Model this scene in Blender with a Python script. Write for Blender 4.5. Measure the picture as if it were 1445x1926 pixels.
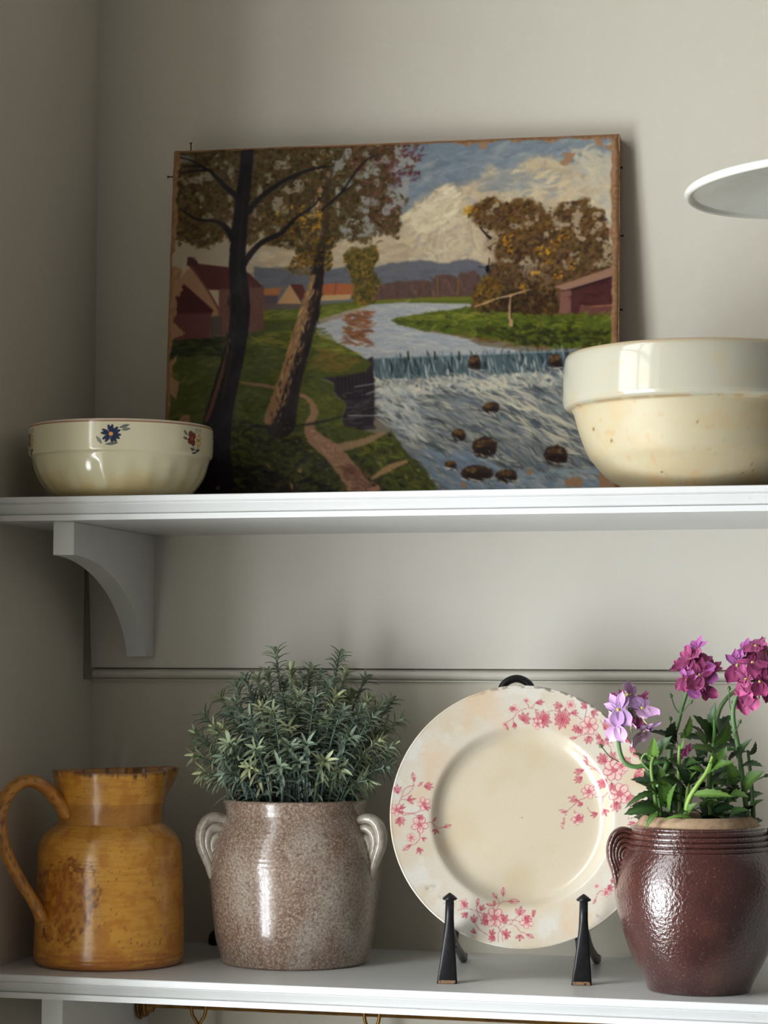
import bpy, bmesh, math, random
import numpy as np
from mathutils import Vector, Matrix

for o in list(bpy.data.objects):
    bpy.data.objects.remove(o, do_unlink=True)
scene = bpy.context.scene
COL = scene.collection
PI = math.pi

# ------------------------------------------------------------------ camera
cam_data = bpy.data.cameras.new('camera')
cam = bpy.data.objects.new('camera', cam_data)
COL.objects.link(cam)
scene.camera = cam
F_PX, YAW, PITCH, ROLL = 4293.8, .2537, .0664, .0033
_f = Vector((-math.sin(YAW) * math.cos(PITCH), math.cos(YAW) * math.cos(PITCH), math.sin(PITCH)))
_r = Vector((math.cos(YAW), math.sin(YAW), 0))
_u = _r.cross(_f)
_r2 = _r * math.cos(ROLL) + _u * math.sin(ROLL)
_u2 = -_r * math.sin(ROLL) + _u * math.cos(ROLL)
m = Matrix((_r2, _u2, -_f)).transposed().to_4x4()
m.translation = Vector((.84, -2.1, .2678))
cam.matrix_world = m
cam_data.sensor_fit = 'VERTICAL'
cam_data.sensor_height = 36.0
cam_data.lens = F_PX * 36.0 / 1926.0
cam_data.clip_start = .05
cam_data.clip_end = 50

# ------------------------------------------------------------------ light and exposure
world = bpy.data.worlds.new('world')
scene.world = world
world.use_nodes = True
bg = world.node_tree.nodes['Background']
bg.inputs['Color'].default_value = (1.0, .965, .93, 1)
bg.inputs['Strength'].default_value = .175

# daylight through the window in the left wall: sky in the upper panes, garden below, set stronger to brighten under the upper shelf
def daylight(name, zc, height, energy, colour):
    ld = bpy.data.lights.new(name, 'AREA')
    ld.shape = 'RECTANGLE'
    ld.size = .86              # along the wall
    ld.size_y = height
    ld.energy = energy
    ld.color = colour
    o = bpy.data.objects.new(name, ld)
    COL.objects.link(o)
    o.location = (-.22, -1.02, zc)
    o.rotation_euler = Vector((1, 0, 0)).to_track_quat('-Z', 'Y').to_euler()
    return o
daylight('window_daylight_sky', .95, 1.50, 30.5, (.955, .98, 1.0))
daylight('window_daylight_garden', -.15, .70, 40.0, (.90, .955, 1.0))

scene.view_settings.view_transform = 'Standard'
scene.view_settings.look = 'None'
scene.view_settings.gamma = 1
scene.view_settings.use_curve_mapping = False
scene.view_settings.exposure = 0.0

# ------------------------------------------------------------------ helpers
def lin(c):
    c = np.asarray(c, float) / 255.0
    return np.where(c <= .04045, c / 12.92, ((c + .055) / 1.055) ** 2.4)

def rgba(c):
    l = lin(c)
    return (float(l[0]), float(l[1]), float(l[2]), 1.0)

def material(name, base=(200, 200, 200), rough=.5, spec=.5, vcol=False, layers=(), bump=None, metal=0.0,
             coat=0.0, coat_rough=.08, rough_noise=None, trans=0.0, wood=None):
    """layers: (scale, detail, colour, lo, hi, amount[, stretch]) noise masks mixed over the base colour."""
    mt = bpy.data.materials.new(name)
    mt.use_nodes = True
    nt = mt.node_tree
    N, L = nt.nodes, nt.links
    b = N['Principled BSDF']
    b.inputs['Roughness'].default_value = rough
    b.inputs['Specular IOR Level'].default_value = spec
    b.inputs['Metallic'].default_value = metal
    b.inputs['Coat Weight'].default_value = coat
    b.inputs['Coat Roughness'].default_value = coat_rough
    if trans:
        b.inputs['Subsurface Weight'].default_value = trans
        b.inputs['Subsurface Radius'].default_value = (.004, .004, .002)
        b.inputs['Subsurface Scale'].default_value = .5
    tc = N.new('ShaderNodeTexCoord')
    if vcol:
        a = N.new('ShaderNodeAttribute')
        a.attribute_name = 'Col'
        cur = a.outputs['Color']
    else:
        rg = N.new('ShaderNodeRGB')
        rg.outputs[0].default_value = rgba(base)
        cur = rg.outputs[0]
    for ly in layers:
        sc, det, col, lo, hi, amt = ly[:6]
        nz = N.new('ShaderNodeTexNoise')
        nz.inputs['Scale'].default_value = sc
        nz.inputs['Detail'].default_value = det
        nz.inputs['Roughness'].default_value = .6
        src = tc.outputs['Object']
        if len(ly) > 6:
            mp = N.new('ShaderNodeMapping')
            mp.inputs['Scale'].default_value = ly[6]
            L.new(src, mp.inputs['Vector'])
            src = mp.outputs['Vector']
        L.new(src, nz.inputs['Vector'])
        mr = N.new('ShaderNodeMapRange')
        mr.inputs['From Min'].default_value = lo
        mr.inputs['From Max'].default_value = hi
        mr.inputs['To Min'].default_value = 0
        mr.inputs['To Max'].default_value = amt
        L.new(nz.outputs['Fac'], mr.inputs['Value'])
        mx = N.new('ShaderNodeMix')
        mx.data_type = 'RGBA'
        L.new(mr.outputs['Result'], mx.inputs['Factor'])
        L.new(cur, mx.inputs['A'])
        mx.inputs['B'].default_value = rgba(col)
        cur = mx.outputs['Result']
    L.new(cur, b.inputs['Base Color'])
    if bump:
        sc, dist, strength = bump[:3]
        nz = N.new('ShaderNodeTexNoise')
        nz.inputs['Scale'].default_value = sc
        nz.inputs['Detail'].default_value = bump[3] if len(bump) > 3 else 3
        L.new(tc.outputs['Object'], nz.inputs['Vector'])
        bp = N.new('ShaderNodeBump')
        bp.inputs['Strength'].default_value = strength
        bp.inputs['Distance'].default_value = dist
        L.new(nz.outputs['Fac'], bp.inputs['Height'])
        L.new(bp.outputs['Normal'], b.inputs['Normal'])
        if coat:
            L.new(bp.outputs['Normal'], b.inputs['Coat Normal'])
    if rough_noise:
        sc, lo, hi = rough_noise
        nz = N.new('ShaderNodeTexNoise')
        nz.inputs['Scale'].default_value = sc
        L.new(tc.outputs['Object'], nz.inputs['Vector'])
        mr = N.new('ShaderNodeMapRange')
        mr.inputs['From Min'].default_value = .35
        mr.inputs['From Max'].default_value = .65
        mr.inputs['To Min'].default_value = lo
        mr.inputs['To Max'].default_value = hi
        L.new(nz.outputs['Fac'], mr.inputs['Value'])
        L.new(mr.outputs['Result'], b.inputs['Roughness'])
    return mt

def tag(o, label=None, cat=None, group=None, kind=None):
    if label: o['label'] = label
    if cat: o['category'] = cat
    if group: o['group'] = group
    if kind: o['kind'] = kind
    return o

def empty(name, loc, rot=(0, 0, 0)):
    o = bpy.data.objects.new(name, None)
    o.empty_display_size = .02
    COL.objects.link(o)
    o.location = loc
    o.rotation_euler = rot
    return o

def link(name, me, mat, parent=None, smooth=True):
    if mat: me.materials.append(mat)
    if smooth:
        me.polygons.foreach_set('use_smooth', np.ones(len(me.polygons), bool))
    o = bpy.data.objects.new(name, me)
    COL.objects.link(o)
    if parent: o.parent = parent
    return o

def mesh_obj(name, V, Fc, mat, parent=None, smooth=True, cols=None):
    me = bpy.data.meshes.new(name)
    V = np.asarray(V, float)
    if isinstance(Fc, np.ndarray):
        n = len(Fc); k = Fc.shape[1]
        me.vertices.add(len(V)); me.vertices.foreach_set('co', V.ravel())
        me.loops.add(n * k); me.loops.foreach_set('vertex_index', Fc.ravel().astype(np.int32))
        me.polygons.add(n); me.polygons.foreach_set('loop_start', np.arange(0, n * k, k, dtype=np.int32))
        me.update(calc_edges=True)
    else:
        me.from_pydata([tuple(v) for v in V], [], [tuple(f) for f in Fc])
    me.validate()
    if cols is not None:
        at = me.color_attributes.new(name='Col', type='FLOAT_COLOR', domain='POINT')
        c4 = np.ones((len(V), 4)); c4[:, :3] = lin(cols)
        at.data.foreach_set('color', c4.ravel().astype(np.float32))
    return link(name, me, mat, parent, smooth)

def grid_faces(nu, nv, closed_u=False, closed_v=False):
    iu = np.arange(nu if closed_u else nu - 1); iv = np.arange(nv if closed_v else nv - 1)
    I, J = np.meshgrid(iu, iv, indexing='ij')
    I2 = (I + 1) % nu; J2 = (J + 1) % nv
    return np.stack([I * nv + J, I2 * nv + J, I2 * nv + J2, I * nv + J2], -1).reshape(-1, 4)

def catmull(pts, per=8, closed=False):
    P = np.asarray(pts, float); n = len(P); out = []
    rng_ = range(n if closed else n - 1)
    for i in rng_:
        if closed: p0, p1, p2, p3 = P[(i - 1) % n], P[i], P[(i + 1) % n], P[(i + 2) % n]
        else:
            p1, p2 = P[i], P[i + 1]
            p0 = P[i - 1] if i > 0 else 2 * p1 - p2
            p3 = P[i + 2] if i + 2 < n else 2 * p2 - p1
        t = np.linspace(0, 1, per, endpoint=False)[:, None]
        out.append(.5 * (2 * p1 + (p2 - p0) * t + (2 * p0 - 5 * p1 + 4 * p2 - p3) * t ** 2 + (3 * p1 - p0 - 3 * p2 + p3) * t ** 3))
    if not closed: out.append(P[-1:])
    return np.vstack(out)

def lathe(name, prof, mat, parent=None, seg=96, colfn=None, deform=None, thetas=None):
    """prof: (r, z) from bottom round to inside; angle 0 = local +X, -pi/2 = local -Y (front)."""
    prof = np.asarray(prof, float)
    th = np.linspace(-PI, PI, seg, endpoint=False) if thetas is None else thetas
    R = prof[:, 0][None, :]; Z = prof[:, 1][None, :] + 0 * th[:, None]
    X = np.cos(th)[:, None] * R; Y = np.sin(th)[:, None] * R
    V = np.stack([X, Y, Z], -1)
    if deform is not None: V = deform(V, th[:, None] + 0 * R, R + 0 * Z, Z)
    cols = colfn(th[:, None] + 0 * R, R + 0 * Z, Z).reshape(-1, 3) if colfn else None
    Fc = grid_faces(len(th), len(prof), closed_u=True)
    return mesh_obj(name, V.reshape(-1, 3), Fc, mat, parent, True, cols)

def tube_geo(path, rad, nseg=8, flat=1.0, caps=True, up=(0, 0, 1)):
    P = np.asarray(path, float); n = len(P)
    rad = np.broadcast_to(np.asarray(rad, float), (n,))
    T = np.gradient(P, axis=0); T /= np.linalg.norm(T, axis=1)[:, None] + 1e-12
    a = np.array(up, float)
    if abs(T[0] @ a) > .9: a = np.array([1., 0, 0])
    V = []
    for i in range(n):
        a = a - T[i] * (a @ T[i]); a /= np.linalg.norm(a) + 1e-12
        b = np.cross(T[i], a)
        for k in range(nseg):
            t = 2 * PI * k / nseg
            V.append(P[i] + rad[i] * (math.cos(t) * a * flat + math.sin(t) * b))
    Fc = [tuple(f) for f in grid_faces(n, nseg, closed_v=True)]
    if caps:
        Fc.append(tuple(range(nseg - 1, -1, -1))); Fc.append(tuple((n - 1) * nseg + k for k in range(nseg)))
    return np.array(V), Fc

def tube(name, path, rad, mat, parent=None, nseg=10, flat=1.0, up=(0, 0, 1)):
    V, Fc = tube_geo(path, rad, nseg, flat, up=up)
    return mesh_obj(name, V, Fc, mat, parent)

def join_geo(parts):
    V, Fc, k = [], [], 0
    for v, f in parts:
        V.append(v); Fc += [tuple(int(i) + k for i in q) for q in f]; k += len(v)
    return np.vstack(V), Fc

def box_geo(x0, x1, y0, y1, z0, z1):
    V = np.array([(x, y, z) for x in (x0, x1) for y in (y0, y1) for z in (z0, z1)], float)
    return V, [(0, 1, 3, 2), (4, 6, 7, 5), (0, 4, 5, 1), (2, 3, 7, 6), (0, 2, 6, 4), (1, 5, 7, 3)]

def bevel(o, w=.001, seg=2):
    md = o.modifiers.new('bevel', 'BEVEL'); md.width = w; md.segments = seg; md.limit_method = 'ANGLE'
    md.harden_normals = False
    return o

def prism_x(name, prof, x0, x1, mat, parent=None, smooth=False):
    """extrude a closed (y, z) outline along x."""
    n = len(prof)
    V = [(x0, y, z) for y, z in prof] + [(x1, y, z) for y, z in prof]
    Fc = [(i, (i + 1) % n, n + (i + 1) % n, n + i) for i in range(n)] + [tuple(range(n - 1, -1, -1)), tuple(range(n, 2 * n))]
    return mesh_obj(name, V, Fc, mat, parent, smooth)

# value noise for painted colours
def vnoise(x, y, seed=0):
    x = np.asarray(x, float); y = np.asarray(y, float)
    xi = np.floor(x).astype(np.int64); yi = np.floor(y).astype(np.int64)
    fx = x - xi; fy = y - yi
    fx = fx * fx * (3 - 2 * fx); fy = fy * fy * (3 - 2 * fy)
    def h(a, b):
        v = (a * 374761393 + b * 668265263 + seed * 974711) & 0x7fffffff
        v = ((v ^ (v >> 13)) * 1274126177) & 0x7fffffff
        return ((v ^ (v >> 16)) & 0xffff) / 65535.0
    return (h(xi, yi) * (1 - fx) + h(xi + 1, yi) * fx) * (1 - fy) + (h(xi, yi + 1) * (1 - fx) + h(xi + 1, yi + 1) * fx) * fy

def fbm(x, y, seed=0, oct=4):
    s = 0; a = .5; t = 0
    for k in range(oct):
        s = s + a * vnoise(x * 2 ** k, y * 2 ** k, seed + k); t += a; a *= .5
    return s / t

def sstep(a, b, x):
    t = np.clip((x - a) / (b - a), 0, 1)
    return t * t * (3 - 2 * t)

def mixc(c, col, mask):
    return c * (1 - mask[..., None]) + np.asarray(col, float) * mask[..., None]

class Canvas:
    """raster of the colours of something painted or printed; M maps drawing units to 0..1."""
    def __init__(s, w, h, M, base, seed=1):
        s.w, s.h = w, h
        s.M = np.asarray(M, float)
        s.img = np.zeros((h, w, 3)) + np.asarray(base, float)
        s.rng = np.random.default_rng(seed)
        p = s.tr([(700, 600), (701, 600)])
        s.k = abs(p[1, 0] - p[0, 0])
    def tr(s, pts):
        P = np.asarray(pts, float).reshape(-1, 2)
        q = np.c_[P, np.ones(len(P))] @ s.M.T
        return np.c_[q[:, 0] / q[:, 2] * s.w, q[:, 1] / q[:, 2] * s.h]
    def _box(s, P, pad):
        x0 = max(int(P[:, 0].min() - pad), 0); x1 = min(int(P[:, 0].max() + pad) + 2, s.w)
        y0 = max(int(P[:, 1].min() - pad), 0); y1 = min(int(P[:, 1].max() + pad) + 2, s.h)
        if x1 <= x0 or y1 <= y0: return None
        Y, X = np.mgrid[y0:y1, x0:x1]
        return x0, x1, y0, y1, X + .5, Y + .5
    def blend(s, b, mask, col, alpha=1.0):
        x0, x1, y0, y1 = b[:4]
        mk = (mask * alpha)[..., None]
        s.img[y0:y1, x0:x1] = s.img[y0:y1, x0:x1] * (1 - mk) + np.asarray(col, float) * mk
    def polymask(s, pts, soft=1.0, rough=0.0, rs=.06, seed=0):
        P = s.tr(pts)
        b = s._box(P, soft + rough + 2)
        if b is None: return None, None
        X, Y = b[4], b[5]
        if rough:
            X = X + (fbm(b[4] * rs, b[5] * rs, seed) - .5) * 2 * rough
            Y = Y + (fbm(b[4] * rs + 50, b[5] * rs, seed + 9) - .5) * 2 * rough
        ins = np.zeros(X.shape, bool); d2 = np.full(X.shape, 1e9)
        n = len(P)
        for i in range(n):
            ax, ay = P[i]; bx, by = P[(i + 1) % n]
            c = ((ay > Y) != (by > Y))
            with np.errstate(divide='ignore', invalid='ignore'):
                xx = (bx - ax) * (Y - ay) / (by - ay if by != ay else 1e-9) + ax
            ins ^= c & (X < xx)
            ex, ey = bx - ax, by - ay
            t = np.clip(((X - ax) * ex + (Y - ay) * ey) / (ex * ex + ey * ey + 1e-9), 0, 1)
            d2 = np.minimum(d2, (X - ax - t * ex) ** 2 + (Y - ay - t * ey) ** 2)
        sd = np.where(ins, 1, -1) * np.sqrt(d2)
        return b, sstep(-soft, soft, sd)
    def poly(s, pts, col, soft=1.0, alpha=1.0, rough=0.0, rs=.06, seed=0):
        b, mk = s.polymask(pts, soft, rough, rs, seed)
        if b is not None: s.blend(b, mk, col, alpha)
    def ell(s, cx, cy, rx, ry, col, soft=1.0, alpha=1.0, rough=0.0, rot=0.0, rs=.12, seed=0):
        t = np.linspace(0, 2 * PI, 18, endpoint=False)
        x = rx * np.cos(t); y = ry * np.sin(t)
        c, sn = math.cos(rot), math.sin(rot)
        s.poly(np.c_[cx + x * c - y * sn, cy + x * sn + y * c], col, soft, alpha, rough, rs, seed)
    def stroke(s, pts, w, col, alpha=1.0, soft=.8, rough=0.0, smooth=True, seed=0):
        P = np.asarray(pts, float)
        w = np.broadcast_to(np.asarray(w, float), (len(P),))
        if smooth and len(P) > 2:
            Q = catmull(np.c_[P, w], 5); P, w = Q[:, :2], Q[:, 2]
        P = s.tr(P); w = w * s.k / 2
        b = s._box(P, w.max() + soft + rough + 1)
        if b is None: return
        X, Y = b[4], b[5]
        if rough:
            n_ = (fbm(X * .25, Y * .25, seed + 3) - .5) * 2 * rough
        else: n_ = 0
        sd = np.full(X.shape, -1e9)
        for i in range(len(P) - 1):
            ax, ay = P[i]; ex, ey = P[i + 1] - P[i]
            t = np.clip(((X - ax) * ex + (Y - ay) * ey) / (ex * ex + ey * ey + 1e-9), 0, 1)
            d = np.sqrt((X - ax - t * ex) ** 2 + (Y - ay - t * ey) ** 2)
            sd = np.maximum(sd, w[i] + (w[i + 1] - w[i]) * t - d)
        s.blend(b, sstep(-soft, soft, sd + n_), col, alpha)
    def dabs(s, n, region, cols, length, width, ang, jit=.4, alpha=.8, var=12, inside=None):
        """n short brush dabs whose centres fall in polygon `region`."""
        R_ = np.asarray(region, float); rng = s.rng
        x0, y0 = R_.min(0); x1, y1 = R_.max(0)
        cand = np.c_[rng.uniform(x0, x1, n * 3), rng.uniform(y0, y1, n * 3)]
        ins = np.zeros(len(cand), bool)
        for i in range(len(R_)):
            (ax, ay), (bx, by) = R_[i], R_[(i + 1) % len(R_)]
            c = ((ay > cand[:, 1]) != (by > cand[:, 1]))
            xx = (bx - ax) * (cand[:, 1] - ay) / (by - ay if by != ay else 1e-9) + ax
            ins ^= c & (cand[:, 0] < xx)
        cand = cand[ins][:n]
        for (cx, cy) in cand:
            col = np.asarray(cols[rng.integers(len(cols))], float) + rng.normal(0, var) + rng.normal(0, var * .25, 3)
            a = (ang(cx, cy) if callable(ang) else ang) + rng.normal(0, jit)
            l = length * rng.uniform(.5, 1.4) * s.k; wd = max(width * rng.uniform(.6, 1.4) * s.k, .6)
            p = s.tr([(cx, cy)])
            b = s._box(p, l + 2)
            if b is None: continue
            dx = b[4] - p[0, 0]; dy = b[5] - p[0, 1]
            u = dx * math.cos(a) + dy * math.sin(a); v = -dx * math.sin(a) + dy * math.cos(a)
            v = v + u * u / (l + 1) * rng.normal(0, .25)
            d = 1 - np.sqrt((u / l) ** 2 + (v / wd) ** 2)
            s.blend(b, sstep(0, .45, d), np.clip(col, 4, 250), alpha * rng.uniform(.6, 1))
    def sample(s, u, v):
        x = np.clip(u * s.w - .5, 0, s.w - 1.001); y = np.clip(v * s.h - .5, 0, s.h - 1.001)
        xi = x.astype(int); yi = y.astype(int); fx = (x - xi)[..., None]; fy = (y - yi)[..., None]
        I = s.img
        return (I[yi, xi] * (1 - fx) + I[yi, xi + 1] * fx) * (1 - fy) + (I[yi + 1, xi] * (1 - fx) + I[yi + 1, xi + 1] * fx) * fy
# ------------------------------------------------------------------ materials of the setting
M_WALL = material('wall_paint', (203, 197, 182), .62, .3, layers=((6, 3, (197, 190, 174), .4, .7, .5), (90, 2, (208, 203, 190), .55, .75, .4)), bump=(420, .0006, .12, 4))
M_TRIM = material('trim_paint', (208, 203, 192), .5, .35, layers=((7, 3, (202, 196, 184), .45, .7, .5),), bump=(300, .0005, .1, 4))
M_SHELF = material('shelf_paint', (207, 208, 206), .34, .5, layers=((9, 4, (199, 200, 198), .45, .75, .6), (160, 2, (184, 180, 172), .70, .80, .5)),
                   bump=(60, .0006, .12, 4))

# ------------------------------------------------------------------ the setting
TOP = .4119      # top of the upper shelf; the lower shelf's top is z = 0
TH = .0206
def struct(o): return tag(o, kind='structure')
V, Fc = box_geo(-.1, 1.7, 0, .06, -.7, 1.9)
struct(mesh_obj('wall_back', V, Fc, M_WALL, smooth=False))
V, Fc = join_geo([box_geo(-.3, 0, -.56, -.022, -.7, 1.9), box_geo(-.3, 0, -.022, .0, TOP - TH, 1.9),
                  box_geo(-.3, -.008, -.022, .0, .2515, TOP - TH), box_geo(-.3, 0, -.022, .0, -.7, .2515)])
struct(mesh_obj('wall_left', V, Fc, M_WALL, smooth=False))
V, Fc = join_geo([box_geo(-.3, 0, -2.6, -1.48, -.7, 1.9), box_geo(-.3, 0, -1.48, -.56, -.7, -.52), box_geo(-.3, 0, -1.48, -.56, 1.72, 1.9)])
struct(mesh_obj('wall_window_side', V, Fc, M_WALL, smooth=False))
# window in the left wall, out of view, that lets the daylight in
w1 = empty('window_1', (-.17, -1.02, .60)); struct(w1)
for (y0, y1, z0, z1) in ((-.46, -.43, -1.12, 1.12), (.43, .46, -1.12, 1.12), (-.46, .46, 1.09, 1.12), (-.46, .46, -1.12, -1.09)):
    V, Fc = box_geo(-.02, .02, y0, y1, z0, z1); mesh_obj('window_frame', V, Fc, M_SHELF, w1, False)
V, Fc = box_geo(-.012, .012, -.014, .014, -1.09, 1.09); mesh_obj('glazing_bar', V, Fc, M_SHELF, w1, False)
for zc in (-.65, -.22, .22, .65):
    V, Fc = box_geo(-.011, .011, -.43, .43, zc - .014, zc + .014); mesh_obj('glazing_bar', V, Fc, M_SHELF, w1, False)

# flat board under the upper shelf, its left end cut a little out of square, and the bead below it
bb = .2634
V = [(-.0022, -.009, TOP - TH), (1.68, -.009, TOP - TH), (1.68, -.009, bb), (.0030, -.009, bb),
     (-.0022, -.0, TOP - TH), (1.68, -.0, TOP - TH), (1.68, -.0, bb), (.0030, -.0, bb)]
struct(mesh_obj('trim_1', V, [(0, 1, 2, 3), (4, 7, 6, 5), (0, 3, 7, 4), (1, 5, 6, 2), (3, 2, 6, 7), (0, 4, 5, 1)], M_TRIM, smooth=False))
prof = [(0, .2510), (-.0045, .2510), (-.0045, .2522), (-.0028, .2526)]
prof += [(-.0040 - .0062 * math.sin(t), .2575 - .0046 * math.cos(t)) for t in np.linspace(.15, PI - .3, 14)]
prof += [(-.0035, .2626), (0, .2630)]
struct(prism_x('trim_2', prof, .0045, 1.68, M_TRIM))

def edge_profile():
    p = [(-.243, 0), (-.2570, 0), (-.2575, -.0006), (-.2575, -.0050), (-.2560, -.0053), (-.2560, -.0062)]
    for t in np.linspace(0, 1, 12):      # ogee
        y = -.2570 + .0062 * (t ** 1.6); z = -.0066 - .0083 * t + .0012 * math.sin(PI * t)
        p.append((y, z))
    p += [(-.2502, -.0155), (-.2532, -.0158), (-.2532, -.0206), (-.243, -.0206)]
    return p

def shelf(z, label):
    r = empty('wall_shelf', (0, 0, z))
    V, Fc = box_geo(.0, 1.66, -.243, -.0, -TH, 0)
    mesh_obj('board', V, Fc, M_SHELF, r, False)
    e = prism_x('edge_moulding', edge_profile(), .0, 1.66, M_SHELF, r)
    tag(r, label, 'shelf')
    return r
shelf(TOP, 'white painted upper wall shelf with moulded front edge carrying the landscape painting')
shelf(0.0, 'white painted lower wall shelf with moulded front edge carrying the jug and crocks')

# brackets
def bracket(loc, rot, outline, label):
    """outline: list of (y, z) closed polygon, may be concave; extruded to the bracket's thickness"""
    bm = bmesh.new(); h = .0097
    vs = [bm.verts.new((-h, y, z)) for y, z in outline]
    f = bm.faces.new(vs)
    r = bmesh.ops.extrude_face_region(bm, geom=[f])
    bmesh.ops.translate(bm, verts=[v for v in r['geom'] if isinstance(v, bmesh.types.BMVert)], vec=(2 * h, 0, 0))
    bmesh.ops.recalc_face_normals(bm, faces=bm.faces)
    me = bpy.data.meshes.new('shelf_bracket'); bm.to_mesh(me); bm.free()
    o = link('shelf_bracket', me, M_SHELF, smooth=False)
    o.location = loc; o.rotation_euler = (0, 0, rot)
    bevel(o, .0006, 2)
    return tag(o, label, 'bracket')
out = [(-.009, 0), (-.235, 0), (-.235, -.0293)]
out += [(-.235 + .205 * math.sin(t), -.135 + .1057 * math.cos(t)) for t in np.linspace(.02, 1.404, 26)]
out += [(-.009, -.1175)]
bracket((.0572, 0, TOP - TH), .0375, out, 'white wooden bracket with concave curved underside below the upper shelf')
out = [(-.0, 0), (-.235, 0), (-.235, -.40), (-.222, -.40), (-.222, -.095)]
out += [(-.148 - .074 * math.cos(t), -.095 + .047 * math.sin(t)) for t in np.linspace(.05, PI - .05, 24)]
out += [(-.074, -.095), (-.074, -.40), (-.0, -.40)]
bracket((.0520, 0, -TH), .0375, out, 'white bracket with arched opening under the lower shelf at left')
# ------------------------------------------------------------------ the oil painting
PW, PH = .428, .3474
def paint_landscape():
    M = [[1.27198094e-03, 4.34078292e-05, -4.28545994e-01], [6.11898057e-05, 1.57025100e-03, -4.66173750e-01], [4.65609461e-05, 3.89704235e-05, 1.0]]
    c = Canvas(900, 730, M, (120, 112, 100), 7)
    W = lambda *a: list(a)
    # sky
    sky = [(300, 240), (1190, 240), (1190, 600), (300, 600)]
    c.poly([(300, 240), (1190, 240), (1190, 330), (300, 400)], (128, 138, 148), 30)
    c.poly([(300, 390), (760, 380), (1190, 330), (1190, 600), (300, 600)], (166, 152, 132), 40)
    c.poly([(640, 250), (960, 250), (900, 320), (820, 350), (770, 400), (740, 440), (640, 420)], (116, 128, 142), 22)
    c.dabs(420, [(640, 255), (1150, 250), (1150, 300), (1000, 320), (820, 350), (740, 420), (640, 420)], [(122, 134, 148), (136, 144, 152), (108, 120, 136), (150, 154, 156)], 20, 5, -.25, .35, .5, 6)
    cloud = [(745, 440), (770, 400), (800, 375), (838, 348), (860, 362), (905, 335), (925, 312), (950, 330), (985, 305), (1030, 300), (1075, 312), (1110, 296), (1160, 300), (1160, 500), (700, 502), (480, 500), (480, 475), (640, 455)]
    c.poly(cloud, (186, 170, 146), 12, .95, 12, .04)
    c.dabs(900, cloud, [(190, 174, 150), (178, 163, 142), (200, 186, 160), (168, 156, 140), (196, 180, 152), (160, 154, 148)], 17, 5.5, -.35, .6, .6, 6)
    c.dabs(130, [(760, 405), (840, 348), (870, 370), (850, 430), (780, 440)], [(206, 194, 168), (214, 204, 180), (196, 184, 160)], 15, 4, -.6, .4, .8, 6)
    c.dabs(70, [(925, 330), (985, 308), (1060, 330), (1060, 380), (960, 360)], [(208, 196, 166), (200, 188, 160), (150, 152, 152)], 18, 4, -.35, .3, .75, 6)
    c.dabs(90, [(930, 320), (1000, 330), (990, 355), (900, 360)], [(138, 142, 146), (150, 150, 148)], 18, 4, -.25, .3, .6, 5)
    c.dabs(150, [(1080, 280), (1155, 270), (1160, 470), (1120, 420), (1080, 370)], [(184, 178, 164), (172, 172, 168), (194, 184, 162)], 16, 6, .2, .6, .6, 5)
    c.dabs(120, [(810, 430), (900, 430), (910, 480), (800, 490)], [(200, 184, 158), (170, 158, 142), (188, 176, 156)], 12, 3.5, .5, 1.2, .6, 6)
    c.dabs(80, [(480, 465), (700, 455), (780, 470), (780, 498), (480, 500)], [(178, 160, 136), (168, 152, 130)], 22, 5, -.05, .2, .6, 5)
    # distant hills and woods
    c.poly([(478, 502), (520, 506), (560, 500), (610, 508), (660, 500), (700, 505), (740, 495), (790, 489), (830, 496), (880, 488), (930, 500), (935, 575), (478, 575)], (102, 103, 112), 3, 1, 3)
    c.dabs(160, [(480, 506), (930, 500), (930, 545), (480, 545)], [(100, 102, 112), (112, 110, 116), (92, 95, 106)], 20, 4, 0, .15, .5, 4)
    c.poly([(695, 572), (700, 545), (725, 534), (760, 530), (815, 528), (822, 518), (845, 516), (862, 522), (868, 514), (895, 510), (903, 520), (910, 572)], (92, 72, 68), 3, 1, 4)
    c.dabs(130, [(700, 540), (905, 516), (908, 565), (700, 567)], [(96, 74, 68), (84, 66, 60), (112, 86, 70), (80, 66, 66)], 9, 3, 1.3, .5, .6, 7)
    c.stroke([(823, 522), (824, 556)], 3, (120, 96, 48), .7); c.stroke([(863, 524), (861, 555)], 3, (126, 100, 50), .7)
    # fields
    c.poly([(495, 580), (700, 566), (890, 558), (905, 578), (700, 574), (640, 588), (600, 600), (495, 606)], (92, 100, 42), 2.5, 1, 3)
    c.dabs(120, [(495, 585), (690, 572), (640, 590), (600, 600), (495, 606)], [(108, 116, 48), (86, 96, 40), (122, 124, 56)], 14, 2.5, -.08, .15, .7, 6)
    c.stroke([(710, 568), (800, 563), (888, 562)], 5, (112, 112, 44), .85, 1.5)
    # far roofs
    c.poly([(600, 536), (632, 533), (668, 535), (672, 556), (598, 557)], (158, 96, 64), 1.5)
    c.stroke([(633, 534), (630, 556)], 2, (110, 62, 48), .8)
    c.poly([(598, 556), (665, 554), (658, 564), (597, 567)], (176, 146, 108), 1.2)
    c.poly([(495, 567), (592, 566), (592, 580), (495, 584)], (96, 84, 84), 1.5)
    c.poly([(496, 543), (531, 541), (524, 558), (496, 558)], (160, 108, 70), 1.5)
    c.poly([(496, 556), (524, 556), (522, 572), (496, 573)], (88, 76, 84), 1.5)
    c.poly([(521, 572), (546, 535), (568, 572)], (172, 138, 100), 1.2)
    c.poly([(546, 535), (570, 536), (578, 556), (566, 566)], (92, 52, 48), 1.2)
    # river
    river = [(585, 616), (625, 603), (668, 592), (700, 573), (760, 570), (890, 572), (884, 580), (810, 588), (745, 598), (740, 606), (790, 622), (870, 634), (900, 650), (1000, 662), (1160, 656), (1160, 672), (700, 682), (640, 648), (598, 632)]
    c.poly(river, (160, 163, 168), 2)
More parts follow.
